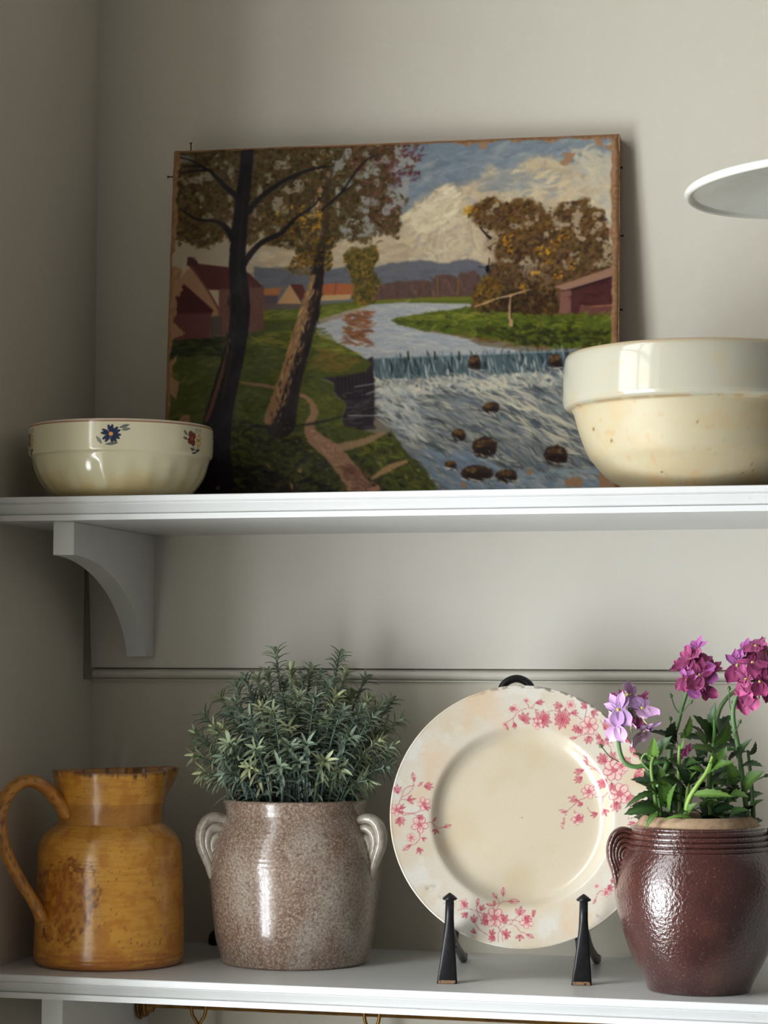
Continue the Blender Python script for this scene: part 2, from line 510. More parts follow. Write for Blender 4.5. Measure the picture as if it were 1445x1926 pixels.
    c.dabs(420, river, [(166, 168, 172), (150, 156, 166), (176, 174, 172), (142, 148, 160)], 16, 2.6, .05, .12, .6, 5)
    c.dabs(120, [(650, 596), (700, 578), (697, 655), (650, 645)], [(138, 92, 62), (120, 82, 60), (150, 108, 76), (112, 74, 54)], 12, 3, .15, .25, .75, 8)
    c.dabs(60, [(690, 590), (790, 625), (880, 645), (760, 665), (700, 660)], [(182, 182, 182), (150, 158, 172)], 22, 2, .05, .1, .6, 5)
    c.dabs(80, [(830, 628), (900, 640), (1000, 655), (1140, 655), (1140, 648), (900, 630)], [(130, 88, 58), (112, 82, 52), (92, 82, 46)], 14, 3, .03, .12, .7, 8)
    # right bank
    rb = [(735, 602), (800, 590), (880, 580), (960, 572), (1160, 585), (1160, 652), (1060, 655), (980, 648), (890, 632), (800, 622), (745, 610)]
    c.poly(rb, (82, 92, 34), 2.5, 1, 4)
    c.dabs(700, rb, [(96, 108, 38), (72, 82, 28), (116, 118, 46), (60, 66, 24), (100, 100, 36), (84, 96, 36)], 9, 2.6, -.1, .5, .7, 9)
    c.dabs(160, [(890, 622), (980, 610), (1150, 625), (1150, 652), (980, 648)], [(50, 54, 22), (62, 62, 26), (40, 44, 22)], 9, 3.5, .1, .5, .7, 6)
    c.dabs(60, [(750, 598), (880, 586), (1000, 590), (880, 605)], [(128, 130, 56), (116, 122, 46)], 12, 2, -.08, .2, .7, 8)
    # right-hand trees
    T1 = [(880, 402), (893, 384), (925, 372), (945, 380), (975, 374), (1010, 380), (1040, 390), (1064, 382), (1100, 377), (1130, 396), (1142, 425), (1150, 470), (1156, 560), (1060, 592), (960, 588), (890, 580), (892, 552), (915, 520), (930, 480), (912, 470), (915, 430), (890, 412)]
    c.poly(T1, (92, 68, 46), 5, .88, 12, .07, 5)
    c.dabs(1500, T1, [(78, 58, 34), (94, 72, 42), (62, 46, 30), (106, 84, 46), (82, 58, 42), (54, 40, 30), (76, 66, 34)], 6.5, 3.4, -.7, .8, .75, 9)
    c.dabs(260, [(890, 395), (940, 376), (1020, 385), (1050, 430), (980, 450), (920, 440)], [(104, 78, 44), (118, 90, 44), (84, 62, 38), (98, 74, 54)], 6, 3, -.6, .7, .8, 9)
    c.dabs(150, [(1060, 395), (1130, 390), (1140, 450), (1070, 450)], [(106, 80, 50), (90, 64, 44), (120, 92, 58)], 6, 3, -.6, .7, .75, 9)
    for (x, y) in [(882, 400), (888, 394), (950, 455), (958, 466), (960, 452), (1045, 455), (1035, 470), (1062, 440), (1030, 495), (1050, 515), (1075, 500), (905, 545), (915, 530), (985, 545), (1005, 520), (1018, 470)]:
        c.dabs(9, [(x - 9, y - 9), (x + 9, y - 9), (x + 9, y + 9), (x - 9, y + 9)], [(176, 128, 34), (160, 112, 30), (186, 142, 44)], 4.5, 2.2, -.5, .7, .9, 9)
    for (x, y, rx, ry) in [(930, 437, 16, 5), (967, 425, 9, 6), (995, 420, 9, 5), (1045, 417, 6, 10), (1052, 425, 6, 9), (955, 490, 12, 5), (995, 490, 5, 8), (920, 400, 6, 4), (985, 500, 6, 9), (1125, 500, 4, 5)]:
        c.ell(x, y, rx, ry, (168, 154, 138), 2.5, .6, 5, 0, .2, int(x))
    c.dabs(260, [(890, 560), (960, 540), (1050, 560), (1050, 590), (900, 585)], [(58, 42, 26), (48, 38, 26), (74, 56, 30)], 8, 3.5, -.3, .8, .75, 8)
    c.stroke([(992, 500), (990, 520), (997, 540), (994, 556)], (2.5, 3, 3, 2), (44, 34, 34), .8)
    c.stroke([(1005, 520), (1010, 560)], 2, (60, 44, 36), .6)
    c.dabs(180, [(893, 545), (915, 520), (945, 535), (935, 575), (897, 578)], [(96, 78, 36), (120, 92, 36), (74, 58, 30)], 6, 3.5, -.8, .7, .8, 9)
    b, mk = c.polymask(T1, 4)
    n = fbm(b[4] * .05, b[5] * .05, 91, 4)
    upm = sstep(560, 470, (b[5] / c.h) * 690 + 258)
    c.blend(b, mk * sstep(.60, .67, n) * upm, (172, 158, 140), .75)
    c.poly([(1022, 372), (1052, 372), (1048, 392), (1040, 402), (1030, 396)], (180, 166, 144), 4, .8, 5)
    c.poly([(900, 432), (926, 436), (940, 446), (930, 470), (934, 490), (912, 500), (902, 470)], (180, 164, 142), 4, .75, 6)
    c.dabs(420, T1, [(74, 54, 32), (94, 70, 42), (60, 44, 30), (104, 80, 44), (52, 38, 30)], 5, 2.2, -.7, .8, .8, 9)
    # barn on the right
    c.poly([(1056, 548), (1165, 515), (1165, 592), (1056, 590)], (78, 46, 46), 1.5)
    c.poly([(1043, 540), (1165, 498), (1165, 516), (1062, 547)], (146, 114, 98), 1.5)
    c.stroke([(1058, 548), (1080, 544), (1165, 517)], 3.5, (44, 30, 36), .9)
    c.poly([(1055, 548), (1075, 546), (1074, 592), (1052, 590)], (124, 88, 80), 1.5)
    c.poly([(1092, 576), (1160, 573), (1160, 594), (1088, 593)], (104, 70, 64), 1.5)
    c.stroke([(1094, 575), (1120, 576), (1160, 573)], 2, (170, 122, 92), .9)
    c.dabs(90, [(1076, 550), (1160, 522), (1160, 572), (1076, 575)], [(80, 46, 46), (70, 40, 42), (88, 54, 50)], 14, 3, -.1, .2, .5, 5)
    c.dabs(60, [(1040, 590), (1160, 588), (1160, 602), (1040, 600)], [(98, 104, 38), (80, 88, 34)], 8, 3, -.4, .5, .8, 8)
    # weir
    weir = [(698, 676), (760, 672), (900, 668), (1000, 663), (1160, 657), (1160, 688), (1060, 698), (960, 706), (860, 711), (705, 720)]
    c.poly(weir, (82, 98, 106), 2)
    c.dabs(260, weir, [(64, 80, 90), (100, 116, 124), (48, 60, 68), (118, 132, 138), (84, 98, 106)], 14, 2.4, 1.5, .12, .7, 8)
    c.dabs(85, weir, [(176, 186, 188), (196, 200, 196), (150, 164, 170)], 15, 1.8, 1.38, .1, .8, 8)
    c.dabs(36, weir, [(34, 42, 48), (44, 54, 60)], 16, 2.6, 1.5, .1, .85, 5)
    c.stroke([(700, 675), (900, 668), (1160, 657)], 2.5, (120, 134, 142), .7)
    for x in (768, 818, 864, 1095): c.stroke([(x, 662), (x + 1, 676)], (3, 5), (40, 44, 40), .8)
    # rapids
    rap = [(703, 716), (860, 709), (1060, 697), (1160, 686), (1170, 960), (840, 960), (800, 880), (760, 845), (735, 800), (705, 775)]
    c.poly(rap, (128, 134, 140), 2.5)
    fl = lambda x, y: .42 + .1 * math.sin(x * .02) + .15 * (y - 700) / 200
    c.dabs(1000, rap, [(108, 116, 124), (126, 134, 142), (92, 98, 104), (142, 144, 142), (116, 122, 128), (98, 108, 120), (132, 132, 126)], 22, 4.5, fl, .2, .6, 8)
    c.dabs(130, rap, [(78, 86, 94), (92, 102, 112), (66, 72, 78)], 55, 5, fl, .1, .55, 8)
    c.dabs(110, rap, [(168, 166, 154), (154, 158, 160)], 50, 4, fl, .1, .5, 8)
    c.dabs(520, rap, [(176, 174, 162), (188, 184, 170), (160, 162, 158), (196, 190, 172)], 15, 2.4, fl, .22, .45, 6)
    c.dabs(160, rap, [(200, 196, 180), (190, 186, 172)], 14, 1.4, fl, .2, .8, 8)
    c.dabs(260, rap, [(74, 80, 86), (56, 60, 64), (84, 90, 98)], 17, 1.6, fl, .16, .7, 7)
    c.dabs(330, [(700, 716), (1060, 700), (1060, 728), (880, 735), (720, 745)], [(206, 200, 184), (188, 186, 176), (170, 170, 166), (150, 156, 158)], 9, 3, .35, .7, .75, 9)
    c.dabs(150, [(705, 730), (780, 730), (800, 830), (720, 800)], [(196, 192, 182), (150, 158, 166), (176, 178, 178)], 16, 3, .6, .3, .7, 8)
    c.dabs(200, [(780, 850), (900, 850), (980, 930), (850, 930)], [(120, 136, 158), (132, 146, 164), (106, 122, 142)], 18, 4, .5, .2, .5, 7)
    c.dabs(150, [(960, 890), (1150, 880), (1150, 930), (960, 930)], [(130, 146, 164), (112, 128, 146), (150, 160, 166)], 18, 4, .2, .2, .6, 7)
    c.dabs(110, [(860, 720), (960, 715), (1080, 800), (1100, 870), (980, 800)], [(206, 200, 182), (216, 208, 188)], 22, 1.6, .52, .14, .75, 7)
    for k, (x, y, rx, ry) in enumerate([(893, 683, 12, 15), (1045, 681, 13, 15), (924, 768, 15, 12), (864, 820, 13, 12), (912, 842, 24, 20), (1046, 857, 23, 20), (898, 890, 31, 15), (953, 896, 22, 12), (848, 875, 10, 8)]):
        c.ell(x, y, rx, ry, (58, 44, 38), 2, .95, 4, 0, .12, k)
        c.ell(x + 2, y + ry * .35, rx * .8, ry * .5, (40, 30, 28), 3, .8)
        c.dabs(14, [(x - rx * .7, y - ry * .8), (x + rx * .6, y - ry * .8), (x + rx * .4, y - ry * .2), (x - rx * .6, y - ry * .1)], [(122, 98, 56), (104, 82, 48), (96, 68, 50)], 5, 2.5, -.2, .4, .8, 8)
        c.dabs(12, [(x - rx, y + ry * .5), (x + rx * 1.3, y + ry * .7), (x + rx * 1.3, y + ry * 1.3), (x - rx, y + ry)], [(200, 198, 190), (80, 88, 96)], 9, 1.6, .35, .2, .8, 8)
    # dark revetment
    c.poly([(602, 708), (640, 696), (703, 670), (706, 808), (664, 812), (642, 798), (652, 760), (628, 738), (630, 722)], (50, 42, 48), 3, 1, 4)
    for x in np.arange(636, 704, 7): c.stroke([(x, 692 + (703 - x) * .25), (x + 1, 752)], 2, (34, 28, 34), .7)
    c.dabs(60, [(650, 735), (706, 720), (706, 808), (655, 805)], [(72, 64, 70), (40, 34, 40), (88, 84, 88)], 16, 1.8, -.12, .12, .7, 7)
    for y, x0 in ((728, 668), (742, 690), (782, 655)): c.stroke([(x0, y), (705, y - 6 if y < 760 else y)], 2, (176, 176, 176), .7)
    # left meadow
    mead = [(300, 645), (420, 620), (495, 604), (600, 598), (590, 615), (600, 632), (640, 648), (700, 682), (690, 700), (604, 712), (630, 724), (628, 740), (650, 762), (640, 798), (700, 815), (742, 820), (770, 860), (830, 930), (830, 965), (300, 965)]
    c.poly(mead, (74, 80, 34), 3, 1, 3)
    c.dabs(900, [(300, 645), (495, 604), (600, 600), (640, 650), (690, 690), (604, 712), (640, 780), (640, 860), (300, 850)], [(84, 92, 36), (68, 76, 30), (98, 102, 42), (76, 84, 38), (60, 66, 30), (104, 100, 44)], 13, 3.2, -.1, .35, .55, 7)
    c.dabs(120, [(590, 618), (640, 650), (690, 675), (600, 660), (480, 650), (480, 630)], [(126, 122, 50), (116, 112, 46), (104, 108, 44)], 15, 2.4, .1, .2, .65, 8)
    c.dabs(120, [(590, 650), (680, 680), (640, 700), (590, 700)], [(116, 96, 42), (100, 88, 40)], 12, 3, .05, .3, .5, 7)
    c.dabs(150, [(322, 630), (425, 622), (420, 668), (322, 672)], [(34, 38, 24), (46, 50, 26), (60, 66, 30)], 15, 3.5, 0, .2, .75, 6)
    c.dabs(120, [(560, 740), (650, 745), (640, 800), (560, 800)], [(92, 94, 38), (80, 84, 36)], 10, 3, .1, .4, .6, 7)
    c.dabs(700, [(300, 800), (420, 780), (620, 830), (700, 870), (830, 935), (830, 960), (300, 960)], [(40, 38, 26), (30, 28, 22), (50, 48, 32), (58, 56, 34), (44, 36, 28)], 12, 4, .1, .5, .65, 5)
    c.dabs(330, [(300, 850), (450, 870), (560, 900), (700, 930), (700, 960), (300, 960)], [(26, 22, 18), (34, 28, 24), (44, 34, 28)], 14, 5, .1, .5, .75, 4)
    c.dabs(240, [(480, 800), (620, 800), (690, 870), (640, 905), (480, 870)], [(52, 58, 30), (66, 70, 34), (44, 48, 28), (74, 70, 40)], 10, 3, .2, .5, .6, 6)
    c.dabs(90, [(640, 900), (700, 880), (820, 920), (820, 940), (640, 940)], [(62, 54, 34), (76, 64, 44), (86, 82, 40)], 9, 3, .3, .5, .7, 8)
    # bank tufts by the water
    c.poly([(735, 812), (752, 830), (760, 850), (790, 872), (826, 920), (820, 945), (730, 940), (715, 890), (660, 850)], (70, 76, 34), 4, .9, 8)
    c.dabs(170, [(665, 845), (735, 812), (755, 850), (820, 920), (740, 925), (700, 870)], [(96, 100, 40), (60, 64, 30), (112, 110, 46), (46, 46, 26), (84, 88, 36)], 10, 3, .5, .5, .75, 8)
    # path
    c.stroke([(440, 716), (470, 722), (500, 726), (520, 731)], (2, 5, 7, 4), (146, 112, 96), .8, 1.5, 1)
    c.stroke([(560, 741), (582, 752), (592, 775), (583, 800), (590, 822), (625, 850), (650, 880), (672, 912), (690, 940)], (6, 9, 13, 18, 26, 34, 36, 40, 46), (148, 114, 94), .92, 2, 3)
    c.stroke([(615, 845), (660, 838), (700, 825), (722, 815)], (18, 15, 12, 5), (150, 122, 98), .9, 2, 2)
    c.dabs(110, [(585, 805), (625, 835), (660, 880), (640, 880), (600, 840)], [(164, 130, 108), (136, 104, 86), (156, 118, 96)], 8, 2.6, .6, .5, .7, 8)
    c.dabs(90, [(640, 870), (680, 880), (720, 930), (650, 940)], [(112, 78, 66), (96, 68, 58), (126, 92, 76)], 11, 3, .3, .5, .7, 8)
    c.stroke([(700, 900), (730, 882), (764, 868)], (5, 12, 7), (166, 132, 102), .85, 2, 2)
    c.stroke([(548, 803), (600, 795), (650, 782)], (3, 6, 2), (36, 36, 28), .7, 2)
    # house on the left
    c.poly([(318, 545), (360, 500), (416, 590), (418, 632), (318, 640)], (150, 116, 92), 1.5)
    c.poly([(356, 500), (372, 496), (440, 504), (470, 515), (497, 542), (418, 546), (392, 545)], (84, 46, 44), 1.5)
    c.stroke([(360, 500), (392, 548), (416, 590)], 4, (104, 62, 54), .9)
    c.poly([(412, 546), (497, 541), (496, 622), (458, 628), (412, 634)], (106, 76, 68), 2)
    c.dabs(80, [(412, 548), (495, 544), (495, 620), (412, 630)], [(112, 80, 72), (98, 70, 64)], 14, 3, 1.5, .2, .5, 5)
    c.poly([(352, 500), (354, 484), (370, 482), (374, 500)], (70, 42, 40), 1.5)
    c.poly([(318, 580), (346, 534), (402, 584), (398, 592), (320, 592)], (74, 36, 38), 1.5)
    c.poly([(318, 590), (398, 589), (395, 636), (318, 640)], (98, 58, 56), 1.5)
    c.poly([(396, 596), (418, 594), (418, 630), (396, 634)], (84, 72, 66), 1.5)
    # crown over the left: masses, then sky holes, then branches
    crown = [(318, 275), (740, 252), (756, 285), (738, 312), (748, 335), (722, 350), (762, 372), (752, 400), (752, 432), (735, 442), (700, 440), (668, 452), (640, 448), (622, 480), (590, 495), (548, 468), (520, 462), (496, 440), (470, 462), (424, 442), (388, 466), (352, 458), (322, 430)]
    c.poly(crown, (86, 72, 42), 8, .9, 20, .05, 3)
    c.dabs(2300, crown, [(72, 58, 30), (86, 72, 36), (60, 50, 30), (96, 76, 40), (78, 62, 40), (66, 56, 28), (92, 64, 44), (54, 46, 28)], 7, 3.8, -.6, .9, .72, 8)
    c.dabs(420, [(640, 275), (790, 262), (780, 320), (745, 350), (760, 390), (745, 430), (690, 440), (680, 360)], [(96, 58, 56), (82, 54, 48), (110, 72, 66), (88, 66, 40), (126, 92, 86)], 6, 2.6, -.7, .7, .8, 9)
    c.dabs(95, [(735, 265), (798, 280), (790, 335), (740, 360), (725, 320)], [(104, 62, 68), (88, 52, 56)], 6, 2.2, -.6, .5, .85, 8)
    rg = np.random.default_rng(21)
    def gaps(poly_, lo, hi, sc, col, al, seed):
        b, mk = c.polymask(poly_, 4)
        n = fbm(b[4] * sc, b[5] * sc, seed, 4)
        c.blend(b, mk * sstep(lo, hi, n), col, al)
    gaps([(480, 290), (640, 280), (640, 450), (560, 470), (490, 450)], .60, .68, .055, (160, 150, 136), .8, 71)
    gaps([(620, 270), (785, 262), (780, 320), (745, 440), (640, 450)], .55, .63, .05, (148, 150, 150), .85, 73)
    gaps([(330, 290), (440, 290), (440, 450), (330, 450)], .62, .70, .05, (150, 142, 130), .7, 77)
    holes = [(560, 345, 10, 6), (565, 350, 7, 9), (535, 395, 8, 8), (520, 430, 5, 12), (480, 480, 6, 14), (655, 345, 9, 10), (680, 330, 12, 8), (700, 310, 12, 9), (705, 380, 10, 8), (725, 300, 9, 8), (680, 392, 8, 6), (655, 418, 5, 7), (645, 430, 8, 5), (565, 455, 9, 5), (580, 340, 5, 4), (598, 405, 5, 6), (440, 395, 5, 8), (432, 420, 5, 7), (345, 300, 14, 6), (368, 338, 14, 6), (505, 330, 5, 5), (540, 300, 4, 6), (600, 320, 5, 4), (735, 360, 8, 10), (710, 345, 6, 7), (480, 400, 4, 10), (478, 440, 5, 12), (350, 345, 6, 4), (620, 330, 6, 5), (690, 290, 7, 5)]
    for k, (x, y, rx, ry) in enumerate(holes):
        col = (164, 154, 142) if x < 640 else (150, 152, 154)
        c.ell(x, y, rx, ry, col, 3, .62, 7, rg.uniform(-.6, .6), .22, k)
    for k in range(60):
        x, y = rg.uniform(480, 760), rg.uniform(275, 440)
        c.ell(x, y, rg.uniform(1.5, 3), rg.uniform(1.5, 3), (150, 142, 132), 1.5, .4, 2, 0, .2, k)
    c.dabs(900, crown, [(70, 58, 30), (84, 70, 36), (58, 48, 30), (92, 74, 40), (64, 54, 28), (88, 62, 44)], 5, 2.4, -.6, .9, .7, 8)
    c.poly([(334, 294), (366, 298), (356, 308), (336, 304)], (112, 122, 130), 5, .6, 9)
    c.poly([(330, 455), (352, 450), (362, 466), (440, 455), (442, 492), (430, 500), (372, 492), (352, 480), (336, 512), (326, 500)], (156, 146, 130), 3, .9, 4)
    c.dabs(70, [(488, 395), (610, 380), (620, 460), (540, 465)], [(172, 130, 44), (150, 112, 40), (120, 96, 40)], 4.5, 2.2, -.5, .7, .85, 10)
    c.dabs(45, [(565, 395), (605, 390), (605, 430), (560, 430)], [(190, 148, 48), (166, 124, 40)], 4, 2, -.5, .6, .9, 8)
    c.dabs(28, [(590, 355), (604, 355), (606, 395), (594, 400)], [(186, 156, 122), (166, 132, 104)], 5, 2.2, 1.4, .4, .85, 8)
    c.dabs(120, [(325, 425), (500, 430), (560, 455), (500, 470), (430, 455), (380, 475), (330, 460)], [(72, 60, 32), (86, 72, 40), (60, 50, 30)], 6, 2.6, -.6, .8, .8, 8)
    c.dabs(40, [(600, 440), (750, 425), (750, 455), (640, 462)], [(78, 64, 36), (90, 66, 46)], 6, 2.6, -.6, .8, .8, 8)
    # ivy on the second tree, small tree by the river
    iv = [(536, 505), (552, 486), (560, 468), (596, 470), (622, 486), (626, 505), (600, 516), (560, 520)]
    c.dabs(170, iv, [(84, 70, 34), (110, 84, 36), (66, 60, 30), (142, 104, 38)], 6, 3, -.5, .8, .85, 9)
    p2 = [(648, 480), (662, 466), (680, 470), (708, 464), (712, 490), (700, 510), (716, 524), (704, 570), (668, 574), (664, 530), (652, 500)]
    c.poly(p2, (84, 76, 36), 4, .9, 8, .08, 2)
    c.dabs(240, p2, [(92, 80, 36), (72, 64, 32), (120, 98, 40), (60, 52, 30), (140, 112, 44)], 6, 3, -.7, .8, .8, 9)
    # trunks and branches
    dk = (34, 28, 32)
    br = [([(452, 375), (425, 352), (405, 332), (392, 320), (362, 322), (338, 327)], (12, 9, 7, 5, 4, 2)), ([(398, 322), (372, 312), (345, 314)], (5, 4, 2)),
          ([(395, 320), (365, 304), (334, 296)], (4, 3, 2)), ([(440, 452), (425, 428), (405, 416), (375, 414), (352, 402), (338, 392)], (12, 10, 6, 5, 4, 2)),
          ([(468, 398), (490, 372), (522, 348), (560, 328), (596, 316), (628, 312)], (13, 10, 8, 6, 5, 2)), ([(560, 328), (548, 345)], (4, 2)),
          ([(450, 512), (470, 480), (495, 455), (530, 438), (560, 408), (590, 388), (602, 372)], (15, 12, 10, 8, 6, 4, 2)),
          ([(520, 348), (530, 344)], (5, 2)), ([(606, 395), (640, 365), (665, 330), (690, 300), (712, 290)], (5, 4, 4, 3, 2)), ([(640, 365), (670, 345)], (3, 1.5))]
    for p, w in br: c.stroke(p, w, dk, .95, 1.2, .8)
    c.stroke([(466, 270), (463, 320), (456, 380), (450, 440), (447, 500), (452, 570), (448, 630), (432, 700), (412, 780), (402, 850), (395, 900)], (24, 25, 27, 30, 32, 38, 38, 44, 52, 64, 90), dk, 1, 1.5, 1.5)
    c.stroke([(432, 640), (418, 700), (398, 765), (388, 792)], (4, 7, 8, 6), (122, 84, 62), .75, 2.5, 1.5)
    c.stroke([(444, 600), (432, 680), (418, 750)], (4, 6, 5), (66, 54, 44), .6, 3)
    c.stroke([(463, 330), (455, 420), (449, 500), (458, 580)], (3, 4, 5, 4), (58, 42, 46), .6, 2)
    c.dabs(60, [(430, 560), (465, 560), (450, 700), (420, 700)], [(46, 42, 42), (26, 24, 30), (54, 48, 44)], 16, 2, 1.6, .15, .6, 5)
    c.stroke([(628, 310), (616, 360), (612, 420), (604, 470)], (4, 9, 13, 20), (58, 46, 40), .6, 3, 2)
    c.stroke([(606, 460), (598, 520), (585, 580), (566, 650), (545, 720), (528, 795)], (10, 24, 32, 38, 44, 58), (46, 37, 36), 1, 1.8, 1.5)
    c.dabs(90, [(585, 445), (628, 445), (622, 500), (580, 505)], [(84, 70, 34), (110, 84, 36), (66, 60, 30), (142, 104, 38), (60, 50, 32)], 6, 3, -.5, .8, .85, 9)
    lit = [(590, 520), (574, 575), (556, 640), (534, 710), (506, 790)]
    c.stroke(lit, (8, 14, 17, 18, 20), (150, 118, 86), .92, 2.5, 2.5)
    c.dabs(150, [(588, 530), (574, 560), (548, 640), (505, 795), (535, 790), (565, 690), (590, 590), (600, 540)], [(176, 142, 104), (110, 80, 58), (150, 114, 82), (74, 56, 46), (188, 158, 122)], 10, 2, 1.85, .2, .75, 10)
    c.dabs(40, [(600, 500), (612, 500), (600, 600), (575, 690), (565, 690), (590, 590)], [(36, 30, 32), (28, 24, 28)], 14, 2.5, 1.8, .12, .7, 4)
    c.stroke([(560, 690), (550, 740), (540, 790)], (8, 12, 20), (38, 30, 30), .8, 3)
    # losses: bare canvas along the edges and in patches
    raw = (146, 114, 88)
    U = np.linspace(0, 1, c.w)[None, :] * c.w + 0 * np.zeros((c.h, 1)); Vv = np.linspace(0, 1, c.h)[:, None] * c.h + 0 * U
    nz = fbm(U * .03, Vv * .03, 11, 5); nz2 = fbm(U * .012 + 30, Vv * .012, 17, 4)
    vy = Vv / c.h; ux = U / c.w
    left = 5 + 20 * np.clip(nz - .42, 0, 1) * 2 + 34 * np.clip(nz2 - .52, 0, 1) * (vy > .33)
    top = 2 + 8 * np.clip(nz - .35, 0, 1) + 22 * np.clip(nz - .40, 0, 1) * (ux > .62)
    right = 10 + 12 * np.clip(nz - .35, 0, 1) + 26 * np.clip(nz2 - .55, 0, 1)
    bot = 6 + 8 * nz
    mk = np.maximum.reduce([sstep(1.2, -1.2, U - left), sstep(1.2, -1.2, Vv - top), sstep(1.2, -1.2, c.w - U - right), sstep(1.2, -1.2, c.h - Vv - bot)])
    rawc = np.asarray(raw, float) + ((fbm(U * .2, Vv * .2, 5) - .5) * 46)[..., None]
    c.img = c.img * (1 - mk[..., None]) + rawc * mk[..., None]
    for k, P in enumerate([[(1060, 285), (1083, 287), (1076, 304), (1062, 312), (1052, 308), (1062, 298)], [(1120, 262), (1135, 262), (1132, 280), (1120, 268)], [(1135, 274), (1152, 272), (1150, 286)],
                           [(903, 262), (920, 262), (915, 280), (902, 280)], [(336, 792), (345, 780), (358, 782), (356, 800), (338, 802)], [(312, 685), (336, 668), (332, 678), (318, 700)],
                           [(312, 705), (338, 718), (330, 752), (318, 740)], [(318, 600), (350, 628), (322, 640)], [(328, 530), (345, 545), (336, 560), (326, 548)],
                           [(560, 880), (568, 884), (566, 890), (560, 888)], [(655, 905), (662, 905), (660, 925), (653, 922)], [(690, 920), (712, 912), (716, 922), (694, 928)], [(545, 905), (552, 912), (548, 924)],
                           [(866, 905), (880, 912), (872, 920)], [(990, 887), (1004, 884), (1000, 894), (990, 893)], [(1060, 905), (1078, 896), (1098, 904), (1094, 916), (1068, 914)], [(1125, 870), (1145, 880), (1150, 930), (1128, 925)],
                           [(405, 918), (414, 914), (412, 922)], [(500, 872), (512, 878), (506, 880)]]):
        c.poly(P, np.asarray(raw) + 6, 1.0, .95, 3, .2, k)
    for k in range(120):
        x, y = rg.uniform(330, 1150), rg.uniform(780, 940)
        c.ell(x, y, rg.uniform(.6, 1.8), rg.uniform(.6, 1.8), (176, 158, 138), .8, .6)
    # cracks and small tears
    c.stroke([(903, 428), (912, 438), (923, 449)], (2, 3, 4), (22, 18, 18), .95, .8)
    c.ell(918, 506, 4, 7, (12, 10, 10), 1, 1, 1.5); c.stroke([(921, 486), (919, 506)], 2, (40, 30, 26), .9); c.stroke([(900, 502), (918, 504)], 1.5, (40, 32, 30), .8)
    c.stroke([(893, 577), (915, 570), (935, 562), (958, 557), (975, 552), (996, 545)], (2, 4, 3, 4, 4, 2), (178, 150, 120), .9, .8, 1.2)
    c.stroke([(930, 566), (958, 560), (975, 554)], 1.6, (30, 22, 20), .9)
    c.stroke([(962, 556), (960, 580), (962, 612)], (3, 6, 7), (176, 146, 114), .9, .8, 1.5)
    c.stroke([(963, 560), (962, 585), (963, 600)], 2, (26, 20, 18), .9)
    for ax in (0, 1):        # wet edges: brush marks melt a little into each other
        I = np.pad(c.img, [(2, 2) if a == ax else (0, 0) for a in range(3)], mode='edge')
        sl = lambda k: I[k:k + c.h] if ax == 0 else I[:, k:k + c.w]
        c.img = .08 * sl(0) + .22 * sl(1) + .40 * sl(2) + .22 * sl(3) + .08 * sl(4)
    c.img = np.clip((c.img - 110) * 1.10 + 110, 0, 255)
    c.img = np.clip(c.img * np.array([.98, .965, .925]) - 5, 3, 245)
    return c

M_PAINT = material('oil_paint', rough=.5, spec=.14, vcol=True, bump=(260, .0008, .3, 5), rough_noise=(40, .38, .6))
M_RAW = material('bare_canvas', (150, 116, 88), .85, .2, layers=((60, 4, (112, 84, 62), .45, .65, .7), (200, 2, (178, 146, 114), .55, .7, .5)), bump=(500, .0006, .4, 3))
M_BARS = material('old_pine', (122, 92, 64), .75, .2, layers=((40, 4, (84, 62, 44), .45, .65, .7, (1, 1, .2)),), bump=(120, .0006, .3))
M_NAIL = material('rusty_iron', (52, 42, 36), .55, .4, layers=((300, 2, (92, 60, 42), .5, .65, .7),), metal=.6)
cvp = paint_landscape()
pic = empty('landscape_painting', (.3138, -.065, TOP + .0018), (-math.atan2(.03, .346), 0, math.atan2(.03, .427)))
tag(pic, 'unframed old oil painting of a river weir between trees, leaning on the wall', 'painting')
nu, nv = 600, 480
u = np.linspace(0, 1, nu); v = np.linspace(0, 1, nv)
Ug, Vg = np.meshgrid(u, v, indexing='ij')
cols = cvp.sample(Ug, Vg)
lum = cols @ np.array([.3, .59, .11]) / 255.0
xs = (Ug - .5) * PW; zs = (1 - Vg) * PH
edge = np.minimum.reduce([Ug * PW, (1 - Ug) * PW, Vg * PH, (1 - Vg) * PH])
rnd = np.clip(1 - edge / .004, 0, 1) ** 2 * .0022
ys = rnd - .0004 * (fbm(Ug * 60, Vg * 50, 4, 3)) - .0005 * lum * (fbm(Ug * 200, Vg * 170, 8, 2) - .2) - .0010 * np.sin(PI * Ug) * np.sin(PI * Vg)
ir = (fbm(Ug * 0 + 3, Vg * 14, 3, 3) - .5) * .003
wob = (fbm(Ug * 16, Vg * 0 + 7, 5, 4) - .5) * .0022
Vp = np.stack([xs + ir * (2 * Ug - 1) ** 9, ys, zs + wob * np.clip(1 - Vg * 8, 0, 1)], -1)
mesh_obj('painted_canvas', Vp.reshape(-1, 3), grid_faces(nu, nv), M_PAINT, pic, True, cols.reshape(-1, 3))
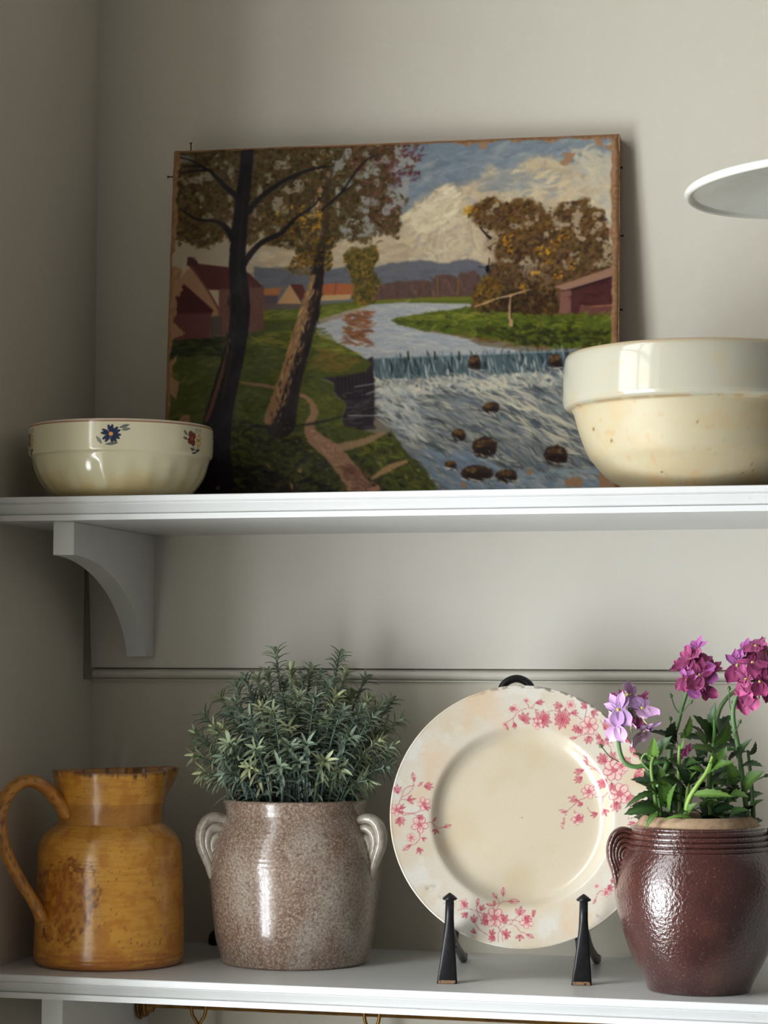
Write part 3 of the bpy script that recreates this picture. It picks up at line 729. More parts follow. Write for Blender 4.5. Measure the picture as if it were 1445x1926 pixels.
# canvas turned over the stretcher, and the stretcher bars behind
t = .020; e = .0004
for nm, bx in (('canvas_edge', (-PW / 2 - e, -PW / 2 + .001, .0018, t, 0, PH)), ('canvas_edge', (PW / 2 - .001, PW / 2 + e, .0018, t, 0, PH)),
               ('canvas_edge', (-PW / 2, PW / 2, .0018, t, PH - .001, PH + e)), ('canvas_edge', (-PW / 2, PW / 2, .0018, t, -e, .001))):
    V, Fc = box_geo(*bx); mesh_obj('canvas_edge', V, Fc, M_RAW, pic, False)
for bx in ((-PW / 2 + .001, -PW / 2 + .045, .003, t - .0005, .001, PH - .001), (PW / 2 - .045, PW / 2 - .001, .003, t - .0005, .001, PH - .001),
           (-PW / 2 + .045, PW / 2 - .045, .003, t - .0005, PH - .046, PH - .001), (-PW / 2 + .045, PW / 2 - .045, .003, t - .0005, .001, .046)):
    V, Fc = box_geo(*bx); mesh_obj('stretcher_bar', V, Fc, M_BARS, pic, False)
for (p, q) in (((-.1985, .006, PH - .003), (-.1990, .006, PH + .0088)), ((-PW / 2 + .003, .006, PH - .0235), (-PW / 2 - .0065, .006, PH - .0238)),
               ((PW / 2 - .002, .010, PH - .095), (PW / 2 + .0028, .010, PH - .095)), ((PW / 2 - .002, .011, PH - .165), (PW / 2 + .0022, .011, PH - .165)), ((PW / 2 - .002, .009, PH - .030), (PW / 2 + .002, .009, PH - .030))):
    p, q = np.array(p), np.array(q); d = (q - p) / np.linalg.norm(q - p)
    V1, F1 = tube_geo([p, q], .00065, 6); V2, F2 = tube_geo([q - d * .0002, q + d * .0007], .0013, 8)
    V, Fc = join_geo([(V1, F1), (V2, F2)]); mesh_obj('nail', V, Fc, M_NAIL, pic)
# ------------------------------------------------------------------ ceramics
def dense(parts):
    """parts: lists of (r, z); each list is smoothed on its own and the lists meet in crisp corners."""
    out = []
    for p, per in parts:
        q = catmull([(a, b) for a, b in p], per) if per > 1 else np.array(p, float)
        out.append(q)
    return np.vstack(out)

def coil_lug(name, outer, anchor, az, n, rad, mat, parent, smin=.34, wide=1.5):
    """ear-shaped lug made of n coils nested in the vertical plane at azimuth az, one mesh."""
    er = np.array([math.cos(az), math.sin(az), 0]); ez = np.array([0, 0, 1.]); et = np.cross(ez, er)
    O = np.array(outer, float); A = np.array(anchor, float); parts = []
    for k in range(n):
        sc = 1 - (1 - smin) * k / max(1, n - 1)
        Q = A + (O - A) * sc
        Q[-1] = O[-1] + (Q[-1] - O[-1]) * .25
        P = catmull(Q, 7)
        rr = rad * np.interp(np.linspace(0, 1, len(P)), [0, .12, .65, .88, 1], [1, 1.05, 1, .75, .45])
        path = P[:, :1] * er + P[:, 1:] * ez
        V = []; T = np.gradient(P, axis=0); T /= np.linalg.norm(T, axis=1)[:, None] + 1e-9
        for i in range(len(P)):
            nn = er * -T[i, 1] + ez * T[i, 0]
            for q in range(14):
                t = 2 * PI * q / 14
                V.append(path[i] + nn * rr[i] * math.cos(t) + et * rr[i] * wide * math.sin(t))
        Fc = [tuple(f) for f in grid_faces(len(P), 14, closed_v=True)] + [tuple(range(13, -1, -1)), tuple((len(P) - 1) * 14 + q for q in range(14))]
        parts.append((np.array(V), Fc))
    V, Fc = join_geo(parts)
    return mesh_obj(name, V, Fc, mat, parent)

FRONT = -PI / 2
# ---- mustard jug
M_JUG = material('mustard_glaze', rough=.3, spec=.5, vcol=True, coat=.55, coat_rough=.12, layers=((95, 4, (168, 104, 36), .60, .75, .4), (520, 2, (140, 84, 30), .62, .74, .35)), bump=(160, .0007, .22, 4))
jug = empty('jug', (.0837, -.1598, 0), (0, 0, .3717))
tag(jug, 'mustard yellow glazed earthenware jug with loop handle and brown stain', 'jug')
TH_SP = math.radians(28)
pj = dense([([(.001, .0012), (.058, .0012)], 1), ([(.0635, .0), (.0658, .0016), (.0667, .006), (.0672, .0095), (.0668, .028), (.0660, .052), (.0655, .075), (.0651, .09), (.0640, .1035), (.0598, .1135), (.0530, .1200), (.0480, .1240), (.0470, .1275), (.0482, .140), (.0503, .155), (.0524, .1685)], 12),
            ([(.0528, .1700), (.0518, .1716), (.0500, .1716), (.0488, .1700)], 3), ([(.0470, .160), (.0440, .130), (.0470, .118), (.0600, .100), (.0610, .05), (.0600, .008)], 5), ([(.001, .006)], 1)])
def jug_def(V, th, R, Z):
    d = (th - TH_SP + PI) % (2 * PI) - PI
    amp = .0165 * np.exp(-(d / .24) ** 2) - .0035 * np.exp(-((np.abs(d) - .48) / .2) ** 2)
    k = sstep(.130, .172, Z) * (R > .03)
    dr = amp * k
    ring = .00035 * np.sin(Z * 2100) * (sstep(.080, .084, Z) - sstep(.093, .097, Z)) + .0003 * np.sin(Z * 1500) * (sstep(.004, .008, Z) - sstep(.018, .024, Z))
    dr = dr + ring * (R > .055) + .0006 * (fbm(th * 3, Z * 60, 6, 2) - .5)
    V[..., 0] += np.cos(th) * dr; V[..., 1] += np.sin(th) * dr
    V[..., 2] += (.0004 * np.exp(-(d / .3) ** 2) + .0012 * np.sin(th * 2 + .6) + .0010 * (fbm(th * 9, th * 0, 12, 3) - .5)) * sstep(.15, .171, Z)
    return V
def jug_col(th, R, Z):
    sx = np.cos(th)
    x = th * 6.0; z = Z * 95
    c = np.zeros(th.shape + (3,)) + np.array([218, 158, 62.])
    n = fbm(x, z, 1, 4)
    c = mixc(c, (190, 122, 40), sstep(.45, .7, n) * .7)
    c = mixc(c, (214, 156, 70), sstep(.55, .75, fbm(x + 9, z * .6, 3, 3)) * .5)
    c = mixc(c, (184, 110, 38), sstep(.50, .7, fbm(x * .6, Z * 900, 8, 2)) * .30)
    ctr = (fbm(x * 1.4, z * 1.2, 21, 4) - .5)
    d = np.sqrt(((sx + .58 + ctr * .35) / .40) ** 2 + ((Z - .062 + ctr * .03) / .034) ** 2)
    fr = (np.sin(th) < 0)
    st = sstep(1.05, .72, d) * (.35 + .65 * sstep(.40, .62, fbm(x * 3, z * 2.2, 31, 3))) * fr
    c = mixc(c, (150, 82, 20), np.clip(st, 0, 1) * .85)
    rim_ = sstep(1.08, .98, d) * sstep(.80, .95, d) * fr * sstep(.42, .55, fbm(x * 3, z * 3, 33, 2))
    c = mixc(c, (120, 60, 14), rim_ * .75)
    for (s0, z0, z1, w) in ((-.86, .028, .047, .018), (-.66, .024, .030, .014), (-.78, .034, .040, .014)):
        c = mixc(c, (104, 44, 10), sstep(w, w * .4, np.abs(sx - s0)) * sstep(z0, z0 + .002, Z) * sstep(z1, z1 - .004, Z) * fr)
    c = mixc(c, (176, 102, 48), sstep(.024, .006, Z) * .6 * sstep(.35, .6, fbm(x, Z * 600, 41, 3)))
    c = mixc(c, (126, 74, 38), sstep(.006, .001, Z) * .7)
    chip = sstep(.166, .1705, Z + (fbm(th * 14, z * .3, 51, 3) - .5) * .006) * sstep(.45, .58, fbm(th * 11, z * .5, 52, 3))
    c = mixc(c, (78, 50, 34), chip * .85)
    c = mixc(c, (146, 96, 56), sstep(.1685, .1712, Z) * .6)
    c = mixc(c, (110, 66, 26), sstep(.80, .84, fbm(th * 60, Z * 900, 61, 2)) * .6)
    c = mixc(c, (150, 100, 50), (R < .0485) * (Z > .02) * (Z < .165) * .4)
    return c
lathe('body', pj, M_JUG, jug, 288, jug_col, jug_def)
az = math.radians(180 + 30)
hp = catmull([(.044, .1330), (.0545, .1460), (.0700, .1600), (.0860, .1640), (.1010, .1560), (.1100, .1390), (.1095, .1180), (.1010, .0960), (.0890, .0760), (.0770, .0590), (.0690, .0450), (.0660, .0360)], 6)
hw = np.interp(np.linspace(0, 1, len(hp)), [0, .1, .4, .8, .92, 1], [.0085, .0080, .0078, .0068, .0080, .0050])
path = np.c_[hp[:, 0] * math.cos(az), hp[:, 0] * math.sin(az), hp[:, 1]]
V, Fc = tube_geo(path, hw, 20, flat=.72, up=(0, 0, 1))
hc = np.zeros((len(V), 3)) + np.array([204, 140, 54.])
hc = mixc(hc, (166, 104, 46), sstep(.45, .7, fbm(V[:, 2] * 120, V[:, 0] * 120, 3, 3)) * .6)
hc = mixc(hc, (104, 62, 34), sstep(.66, .75, fbm(V[:, 2] * 900, V[:, 0] * 900, 5, 2)) * .7)
mesh_obj('handle', V, Fc, M_JUG, jug, True, hc)

# ---- grey-brown crock
M_CROCK = material('salt_glaze', (136, 112, 96), .26, .5, coat=.6, coat_rough=.07,
                   layers=((9, 4, (114, 84, 66), .42, .60, .8), (13, 3, (172, 164, 152), .48, .66, .75, (1, 1, .55)), (480, 3, (190, 178, 162), .48, .62, .55), (400, 3, (84, 62, 48), .50, .64, .55),
                           (26, 2, (108, 66, 40), .66, .74, .5, (1, 1, .18))), bump=(300, .0006, .2, 3))
M_LUG = material('pale_glaze', (172, 164, 150), .24, .5, coat=.6, coat_rough=.06, layers=((120, 3, (132, 112, 96), .5, .68, .7), (400, 2, (196, 190, 178), .55, .7, .4)), bump=(200, .0005, .15, 3))
crock = empty('stoneware_crock', (.2413, -.1077, 0), (0, 0, .2919))
tag(crock, 'speckled grey-brown salt glazed stoneware crock with two ribbed lug handles', 'crock')
pc = dense([([(.001, .001), (.058, .001)], 1), ([(.0635, 0), (.0660, .0018), (.0668, .005), (.0712, .0229), (.0748, .0514), (.0774, .075), (.0777, .088), (.0768, .099), (.0728, .1134), (.0668, .1255), (.0640, .1318), (.0638, .1352), (.0648, .1400), (.0655, .1430)], 9),
            ([(.0652, .1452), (.0636, .1462), (.0612, .1456), (.0604, .1430)], 4), ([(.0600, .132), (.070, .108), (.0725, .08), (.066, .03), (.062, .010)], 6), ([(.001, .008)], 1)])
def crock_def(V, th, R, Z):
    dr = (.00025 * np.sin(Z * 1500) * (sstep(.085, .09, Z) - sstep(.118, .124, Z)) + .0011 * (fbm(np.cos(th) * 2 + 4, Z * 30 + np.sin(th) * 2, 6, 2) - .5)) * (R > .03)
    V[..., 0] += np.cos(th) * dr; V[..., 1] += np.sin(th) * dr
    return V
lathe('body', pc, M_CROCK, crock, 160, None, crock_def)
lug = [(.0630, .1275), (.0730, .1300), (.0815, .1265), (.0860, .1170), (.0855, .1060), (.0815, .0950), (.0780, .0850), (.0765, .0760)]
coil_lug('handle', lug, (.0690, .1010), math.radians(180 + 12), 3, .0048, M_LUG, crock, .40)
coil_lug('handle', lug, (.0690, .1010), math.radians(-27), 3, .0048, M_LUG, crock, .40)

# ---- dark brown pot
M_POT = material('brown_glaze', (70, 36, 31), .24, .5, coat=.9, coat_rough=.13, layers=((9, 4, (44, 22, 22), .42, .62, .8), (14, 3, (98, 56, 42), .52, .72, .6), (520, 2, (140, 96, 74), .62, .72, .45), (40, 2, (150, 116, 92), .74, .8, .4)),
                 bump=(360, .0012, .5, 2))
M_BISC = material('bare_clay', (166, 140, 112), .75, .25, layers=((60, 4, (120, 92, 68), .5, .68, .6), (200, 2, (186, 162, 134), .55, .7, .5)), bump=(260, .0006, .3))
pot = empty('brown_pot', (.6141, -.186, 0), (0, 0, .1175))
tag(pot, 'glossy dark brown stoneware pot with grooved shoulder and bare clay neck', 'pot')
pp = [([(.001, .001), (.036, .001)], 1), ([(.0405, 0), (.0424, .0010), (.0432, .003), (.0455, .0085), (.0550, .0266), (.0627, .0483), (.0681, .0702), (.0694, .0876), (.0664, .1051), (.0620, .1150)], 9)]
zz = .1158
for k in range(4):
    r0 = .0612 - .0014 * k
    pp.append(([(r0 - .0010, zz), (r0 + .0004, zz + .0008), (r0 + .0006, zz + .0022), (r0 - .0004, zz + .0036), (r0 - .0018, zz + .0040)], 3)); zz += .0043
pp += [([(.0556, .1335), (.0545, .1347), (.0522, .1352), (.0508, .1348)], 3)]
lathe('body', dense(pp + [([(.050, .130), (.060, .105), (.063, .08), (.048, .03), (.040, .008)], 5), ([(.001, .006)], 1)]), M_POT, pot, 160)
lathe('neck', dense([([(.0515, .1340), (.0512, .1352), (.0492, .1385), (.0466, .1412), (.0452, .1424)], 4), ([(.0440, .1432), (.0420, .1428), (.0412, .1410)], 3), ([(.0425, .136), (.046, .131)], 3)]), M_BISC, pot, 120)
lug2 = [(.0540, .1290), (.0635, .1315), (.0705, .1280), (.0745, .1190), (.0745, .1090), (.0715, .0990), (.0698, .0900), (.0690, .0830)]
coil_lug('handle', lug2, (.0600, .1080), math.radians(180 + 14), 5, .0027, M_POT, pot, .30, 2.0)
coil_lug('handle', lug2, (.0600, .1080), math.radians(8), 5, .0027, M_POT, pot, .30, 2.0)

# ---- large cream bowl
M_COLLAR = material('cream_glaze_glossy', rough=.10, spec=.5, vcol=True, bump=(50, .0004, .08, 3))
M_CREAM = material('cream_glaze', rough=.48, spec=.35, vcol=True, layers=((500, 2, (170, 138, 98), .68, .76, .3),), bump=(60, .0004, .1, 3))
bowl = empty('mixing_bowl', (.6165, -.1775, TOP), (0, 0, .1168))
tag(bowl, 'large cream stoneware mixing bowl with deep plain collar at the right', 'bowl')
pb = dense([([(.001, .001), (.050, .001)], 1), ([(.0560, 0), (.0590, .0010), (.0615, .0030), (.0655, .0055), (.0785, .0135), (.0880, .0240), (.0945, .0330), (.1010, .0500), (.1052, .0650), (.1066, .0690)], 8),
            ([(.1078, .0702), (.1110, .0712), (.1136, .0730), (.1146, .0750)], 5), ([(.1150, .0758), (.1152, .0800), (.1148, .0950), (.1140, .1080), (.1132, .1130)], 6), ([(.1120, .1158), (.1098, .1168), (.1075, .1160), (.1060, .1135)], 4),
            ([(.1045, .10), (.100, .065), (.085, .033), (.060, .012), (.03, .007)], 6), ([(.001, .006)], 1)])
def bowl_col(th, R, Z):
    c = np.zeros(th.shape + (3,)) + np.array([172, 161, 132.])
    x = th * 7; z = Z * 80
    up = sstep(.069, .073, Z) * (R > .1)
    c = c * (1 - up[..., None]) + np.array([168, 164, 146.]) * up[..., None]
    c = mixc(c, (172, 152, 112), sstep(.48, .72, fbm(x, z, 2, 4)) * .4 * (1 - up))
    c = mixc(c, (184, 154, 114), sstep(.58, .76, fbm(x * .8 + 5, z * .7, 4, 4)) * .25)
    c = mixc(c, (186, 150, 104), sstep(.018, .006, Z) * .5 * sstep(.35, .65, fbm(x * 1.5, z * 3, 6, 3)))
    c = mixc(c, (150, 122, 84), sstep(.0015, .0004, np.abs(Z - .0705)) * .5 * sstep(.4, .6, fbm(x * 2, z, 7, 2)))
    c = mixc(c, (180, 156, 120), sstep(.112, .1165, Z) * .8)
    c = mixc(c, (176, 134, 88), sstep(.72, .78, fbm(x * 2.2, z * 2.2, 15, 3)) * .35 * (1 - up))
    for (s0, z0, r) in ((-.86, .050, .0010), (-.74, .0395, .0014), (-.02, .0505, .0008), (.50, .018, .0009), (.54, .0135, .0008), (.45, .011, .0008), (-.40, .0125, .001)):
        d = np.hypot((np.cos(th) - s0) * R, Z - z0)
        c = mixc(c, (112, 72, 44), sstep(r, r * .5, d) * (np.sin(th) < 0))
    return c
kb = int(np.argmax((pb[:, 1] > .0735) & (pb[:, 0] > .1130)))
lathe('body', pb[:kb + 1], M_CREAM, bowl, 360, bowl_col)
lathe('collar', pb[kb:], M_COLLAR, bowl, 360, bowl_col)

# ---- small cream bowl with painted flowers
M_CREAM2 = material('cream_glaze_soft', rough=.12, spec=.5, vcol=True, coat=.2, coat_rough=.04, bump=(40, .0004, .08, 3))
def paint_flowers():
    # drawing units: millimetres along the collar (0 = front) and millimetres of height
    W_, H_ = 300.0, 72.0
    M = [[1 / W_, 0, .5], [0, 1 / H_, 0], [0, 0, 1]]
    c = Canvas(2100, 504, M, (216, 208, 176), 3)
    c.rng = np.random.default_rng(4)
    c.stroke([(-150, 68.6), (150, 68.6)], .9, (132, 74, 54), .9, 1, smooth=False)
    def leaf(x, y, a, l, w, col=(112, 116, 108)):
        dx, dy = math.cos(a), math.sin(a)
        p = np.array([(x + dx * l * t - dy * w * math.sin(PI * t), y + dy * l * t + dx * w * math.sin(PI * t)) for t in np.linspace(0, 1, 9)] +
                     [(x + dx * l * t + dy * w * math.sin(PI * t), y + dy * l * t - dx * w * math.sin(PI * t)) for t in np.linspace(1, 0, 9)])
        c.poly(p, col, 1.2, .92)
        c.stroke([(x, y), (x + dx * l, y + dy * l)], .35, (44, 46, 46), .8, .8)
        c.stroke(list(map(tuple, p[:9])), .3, (60, 62, 60), .6, .8)
    def blue(x0, y0):
        for a in (.2 * PI, .52 * PI, .9 * PI, 1.25 * PI, 1.62 * PI, 1.9 * PI):
            for o in (-.20, .20):
                dx, dy = math.cos(a + o), math.sin(a + o)
                c.stroke([(x0 + dx * 2.0, y0 + dy * 2.0), (x0 + dx * 5.0, y0 + dy * 5.0), (x0 + dx * 8.0, y0 + dy * 8.0)], (1.4, 3.1, 1.8), (26, 36, 62), .95, 1.2)
                c.stroke([(x0 + dx * 3, y0 + dy * 3), (x0 + dx * 7.2, y0 + dy * 7.2)], .5, (70, 92, 130), .7, 1)
        c.ell(x0, y0, 1.9, 1.9, (222, 156, 92), 1)
        leaf(x0 + 7, y0 + 5.5, .35, 9.5, 1.6); leaf(x0 + 9, y0 + 3.6, .18, 8.0, 1.4, (128, 132, 120))
        leaf(x0 - 8.0, y0 - 9.0, 2.15, 8.5, 1.5); leaf(x0 - 5, y0 - 9.6, .12, 11.5, 1.5)
    def redyellow(x0, y0):
        for (dx, dy, rx, ry) in ((-1.5, 4.2, 3.4, 3.4), (2.2, 3.0, 3.0, 3.2), (-2.2, -1.8, 3.4, 3.2), (1.6, -3.0, 3.0, 3.4)):
            c.ell(x0 + dx, y0 + dy, rx, ry, (104, 24, 20), 1.4, .95, 2)
            c.ell(x0 + dx * 1.3, y0 + dy * 1.3, rx * .5, ry * .5, (140, 40, 30), 2, .6)
        c.ell(x0, y0 + .5, 1.2, 1.4, (190, 100, 60), 1)
        for k in range(11):
            a = k * 2 * PI / 11
            c.ell(x0 + 10 + 3.6 * math.cos(a), y0 - .5 + 4.8 * math.sin(a), 1.15, 1.15, (212, 162, 62), 1, .95)
        c.ell(x0 + 10, y0 - .5, 1.6, 2.2, (150, 110, 40), 1.4, .8)
        for k in range(6): c.ell(x0 + 10 + c.rng.normal(0, 2), y0 - .5 + c.rng.normal(0, 2.4), .5, .5, (96, 62, 30), .8)
        leaf(x0 - 6, y0 + 3, 2.3, 6.5, 1.5); leaf(x0 - 5, y0 - .5, 2.9, 6.5, 1.3, (84, 92, 92))
        for dx in (6, 9, 12.5): c.stroke([(x0 + dx - 1, y0 + 5), (x0 + dx, y0 + 10)], (.4, 1.0), (50, 56, 56), .9)
        c.stroke([(x0 + 2, y0 - 6), (x0 + 6, y0 - 10), (x0 + 10, y0 - 6)], .6, (60, 60, 40), .9)
        leaf(x0 + 4, y0 - 10, 2.9, 6, 1.2, (60, 66, 66)); leaf(x0 + 6, y0 - 11.5, .4, 7, 1.2, (40, 46, 50)); leaf(x0 + 1, y0 - 13, .1, 7, 1.0, (70, 74, 70))
    redyellow(70.0, 55.5)
    blue(-8.5, 56.5)
    redyellow(-112.0, 55.5)
    return c
cvb = paint_flowers()
b2 = empty('flowered_bowl', (.0972, -.1790, TOP), (0, 0, .365))
tag(b2, 'small cream glazed bowl with painted blue and red flowers at the left', 'bowl')
col_ = np.c_[np.interp(np.linspace(0, 1, 60), [0, .15, .6, 1], [.0822, .0826, .0829, .0826]), np.linspace(.0440, .0690, 60)]
pf = dense([([(.001, .001), (.044, .001)], 1), ([(.0480, 0), (.0510, .0008), (.0545, .0022), (.0640, .0080), (.0725, .0195), (.0770, .0300), (.0795, .0395)], 8), ([(.0802, .0410), (.0816, .0422), (.0821, .0436)], 3)]) 
pf = np.vstack([pf, col_, dense([([(.0822, .0702), (.0808, .0712), (.0792, .0706), (.0786, .0692)], 4), ([(.0775, .058), (.074, .036), (.062, .014), (.04, .006)], 5), ([(.001, .005)], 1)])])
def b2_def(V, th, R, Z):
    dr = .00035 * np.sin(th * 24) * sstep(.040, .028, Z) * sstep(.004, .012, Z) * (R > .05) * (R < .0797)
    V[..., 0] += np.cos(th) * dr; V[..., 1] += np.sin(th) * dr
    return V
def b2_col(th, R, Z):
    d = (th - FRONT + PI) % (2 * PI) - PI
    arc = d * 82.5
    c = cvb.sample(np.clip(arc / 300 + .5, 0, 1), np.clip(Z * 1000 / 72, 0, 1))
    outside = (R > .0815) & (Z > .0405)
    base = np.zeros(c.shape) + np.array([214, 206, 172.])
    c = np.where(outside[..., None], c, base)
    c = mixc(c, (206, 178, 118), sstep(.034, .010, Z) * .55 * sstep(.3, .6, fbm(th * 5, Z * 70, 3, 3)))
    c = mixc(c, (222, 208, 188), sstep(.0695, .0705, Z) * .8)
    return c
lathe('body', pf, M_CREAM2, b2, 960, b2_col, b2_def).scale = (1, 1, .945)

# ---- plate with rose transfer print
def paint_plate():
    H_ = np.array([[4.57537937e-03, -1.90063645e-06, -4.49009937e+00], [3.41910694e-05, -4.60244252e-03, 7.04498096e+00], [1.56401605e-05, 7.64765181e-05, 1.0]])
    A = np.array([[.5, 0, .5], [0, -.5, .5], [0, 0, 1]])
    c = Canvas(1300, 1300, A @ H_, (226, 212, 184), 5)
    Y, X = np.mgrid[0:c.h, 0:c.w]; X = (X / c.w - .5) * 2; Y = (Y / c.h - .5) * 2
    rr = np.hypot(X, Y)
    c.img[:] = np.array([208, 199, 183.])
    c.img = mixc(c.img, (206, 193, 168), sstep(.74, .55, rr) * .9)
    c.img = mixc(c.img, (198, 176, 138), sstep(.5, .72, fbm(X * 2.2 + 3, Y * 2.2, 3, 4)) * .4)
    c.img = mixc(c.img, (214, 178, 140), sstep(.54, .74, fbm(X * 3 + 8, Y * 3, 6, 4)) * sstep(.6, .8, rr) * .45)
    c.img = mixc(c.img, (216, 216, 212), sstep(.52, .7, fbm(X * 6, Y * 6 + 3, 9, 4)) * sstep(.7, .85, rr) * .5)
    crz = np.abs(fbm(X * 34, Y * 34, 14, 3) - .5)
    c.img = mixc(c.img, (196, 164, 116), sstep(.02, .0, crz) * .30)
    gl = sstep(.80, .9, rr) * sstep(.55, .75, fbm(X * 9, Y * 9, 31, 3)) * ((X < -.45) & (Y > .25) | (X > .55) & (Y > .45))
    c.img = mixc(c.img, (128, 124, 122), gl * sstep(.5, .58, fbm(X * 60, Y * 60, 33, 2)) * .6)
    edge = sstep(.975, .992, rr + (fbm(X * 20, Y * 20, 44, 3) - .5) * .03) * sstep(.3, -.2, Y) * sstep(-.65, -.2, X + .2 * Y)
    c.img = mixc(c.img, (92, 84, 76), edge * .7 * sstep(.4, .6, fbm(X * 30, Y * 30, 46, 2)))
    D = (190, 102, 112); P = (212, 152, 150); Q = (224, 188, 178)
    rg = c.rng
    def stem(*p): c.stroke(p, 1.5, (184, 112, 118), .8, .8)
    def leaf(x, y, a, l, w, col=None, al=.5):
        dx, dy = math.cos(a), math.sin(a)
        t = np.linspace(0, 1, 7)
        pts = [(x + dx * l * k - dy * w * math.sin(PI * k), y + dy * l * k + dx * w * math.sin(PI * k)) for k in t] + [(x + dx * l * k + dy * w * math.sin(PI * k), y + dy * l * k - dx * w * math.sin(PI * k)) for k in t[::-1]]
        c.poly(pts, col or P, 1.0, al)
        c.stroke([(x, y), (x + dx * l, y + dy * l)], (1.9, .8), (172, 68, 88), .8, .8)
        c.stroke(pts[7:], 1.1, (176, 74, 92), .75, .7); c.stroke(pts[:7], .8, (176, 74, 92), .5, .7)
    def spray(x, y, a, l, n=3, sp=.55, w=None, dark=.3):
        l *= .88
        w = (w or l * .17) * .82
        for k in range(n):
            aa = a + (k - (n - 1) / 2) * sp
            leaf(x, y, aa, l * (1 - .18 * abs(k - (n - 1) / 2)), (w or l * .17), D if rg.random() < dark else P)
    def bud(x, y, a, l=13):
        leaf(x, y, a, l, l * .24, P); c.ell(x + math.cos(a) * l * .3, y + math.sin(a) * l * .3, l * .16, l * .16, D, 1.2, .8)
    def flower(x, y, r, n=5, rot=0., core=True):
        for k in range(n):
            a = rot + k * 2 * PI / n
            cx, cy = x + math.cos(a) * r * .58, y + math.sin(a) * r * .58
            c.ell(cx, cy, r * .47, r * .39, (176, 74, 92), .8, .7, 0, a)
            c.ell(cx + math.cos(a) * r * .03, cy + math.sin(a) * r * .03, r * .38, r * .29, (226, 194, 182), 1.2, .95, 0, a)
            for o in (-.12, .12): c.stroke([(x, y), (x + math.cos(a + o) * r * .62, y + math.sin(a + o) * r * .62)], (1.6, .6), D, .55, .7)
        if core: c.ell(x, y, r * .2, r * .2, (196, 104, 112), 1.4, .9)
    def maple(x, y, a, l):
        for k, o in enumerate((-1.3, -.65, 0, .65, 1.3)): leaf(x, y, a + o, l * (1 - .12 * abs(k - 2)), l * .2, (198, 108, 116))
    # left spray
    stem((752, 1516), (757, 1504), (762, 1490), (772, 1484), (782, 1482)); stem((757, 1504), (770, 1497), (778, 1486), (780, 1470))
    bud(781, 1474, -1.75, 16); leaf(788, 1483, -.7, 12, 2.6); spray(800, 1484, -.15, 20, 4, .4); spray(750, 1498, -1.6, 20, 3, .5, 4)
    stem((757, 1508), (768, 1509)); spray(768, 1510, -.2, 18, 3, .7)
    flower(748, 1528, 12, 5, .3); spray(753, 1527, -.6, 16, 2, .5); spray(752, 1531, .4, 12, 2, .5); spray(752, 1543, 1.2, 20, 4, .55, 4.5, .8)
    stem((754, 1533), (775, 1534), (790, 1530), (797, 1521)); flower(799, 1516, 13, 5, .6); spray(799, 1521, .5, 14, 2, .6)
    stem((760, 1538), (780, 1535), (790, 1545)); flower(791, 1555, 16, 5, .2); spray(790, 1544, -.9, 11, 3, .8, 4, 1.)
    stem((803, 1552), (813, 1550), (824, 1559), (836, 1556)); bud(835, 1557, -.35, 15); bud(816, 1548, -1.0, 10); spray(821, 1562, 1.8, 12, 3, .8, 2.5, .9); stem((815, 1551), (820, 1562))
    stem((790, 1568), (791, 1580), (784, 1590), (773, 1595)); bud(774, 1593, 2.5, 18); flower(775, 1580, 9, 5, 0); spray(795, 1580, .5, 11, 2, .9); spray(788, 1598, 1.2, 16, 3, .6, 2.4, .3)
    # bottom spray
    flower(931, 1729, 19, 6, .1); spray(918, 1735, 3.0, 17, 4, .55, 4.5, 1.); spray(945, 1733, -.3, 17, 4, .7, 4.5, 1.); spray(918, 1728, -2.6, 14, 2, .6, 4, 1.)
    stem((862, 1715), (878, 1712), (895, 1716), (910, 1722), (918, 1728)); stem((898, 1716), (897, 1705)); bud(899, 1706, -1.45, 14); spray(905, 1716, -1.1, 15, 3, .6, 2.8)
    flower(873, 1702, 9, 4, 2.); spray(873, 1708, -.6, 12, 3, .7); stem((873, 1708), (876, 1712)); spray(880, 1720, 2.4, 16, 3, .55)
    stem((898, 1718), (905, 1730)); spray(893, 1739, -1.6, 18, 3, .5, 3.2); stem((895, 1740), (903, 1752), (918, 1762)); spray(896, 1759, -2.4, 14, 2, .6)
    spray(925, 1762, -1.2, 14, 3, .7, 3, .8); spray(930, 1764, 2.3, 16, 4, .5, 3, .8); spray(950, 1763, -.9, 17, 4, .7, 3.4, .8); spray(952, 1763, 1.4, 10, 2, .6)
    stem((938, 1775), (938, 1762), (941, 1753), (950, 1744)); stem((946, 1773), (945, 1760), (940, 1750), (932, 1740))
    stem((929, 1718), (930, 1706), (937, 1702)); stem((935, 1716), (938, 1706), (946, 1698), (955, 1697)); leaf(928, 1706, -2.9, 13, 3); leaf(931, 1706, -1.6, 10, 3, D); stem((940, 1702), (938, 1696)); bud(936, 1692, -2.2, 15); bud(947, 1686, -1.55, 17); bud(956, 1697, 0, 22)
    stem((947, 1738), (958, 1742), (970, 1730), (977, 1725)); spray(978, 1724, -1.4, 20, 3, .7, 4.5); stem((955, 1736), (965, 1733), (980, 1737)); flower(991, 1737, 13, 5, .4); spray(986, 1730, .1, 16, 3, .5, 4, .9); spray(1003, 1728, -1.4, 18, 2, .3)
    stem((962, 1742), (972, 1746), (979, 1756), (988, 1758)); bud(990, 1760, .5, 16); spray(978, 1762, 1.6, 14, 3, .9, 3)
    # upper right spray
    bud(951, 1368, 1.0, 10); flower(951, 1367, 6, 4, 0, False); stem((954, 1363), (966, 1355), (975, 1344), (990, 1338), (1002, 1338)); spray(968, 1364, 1.5, 12, 3, .5); stem((966, 1355), (966, 1364))
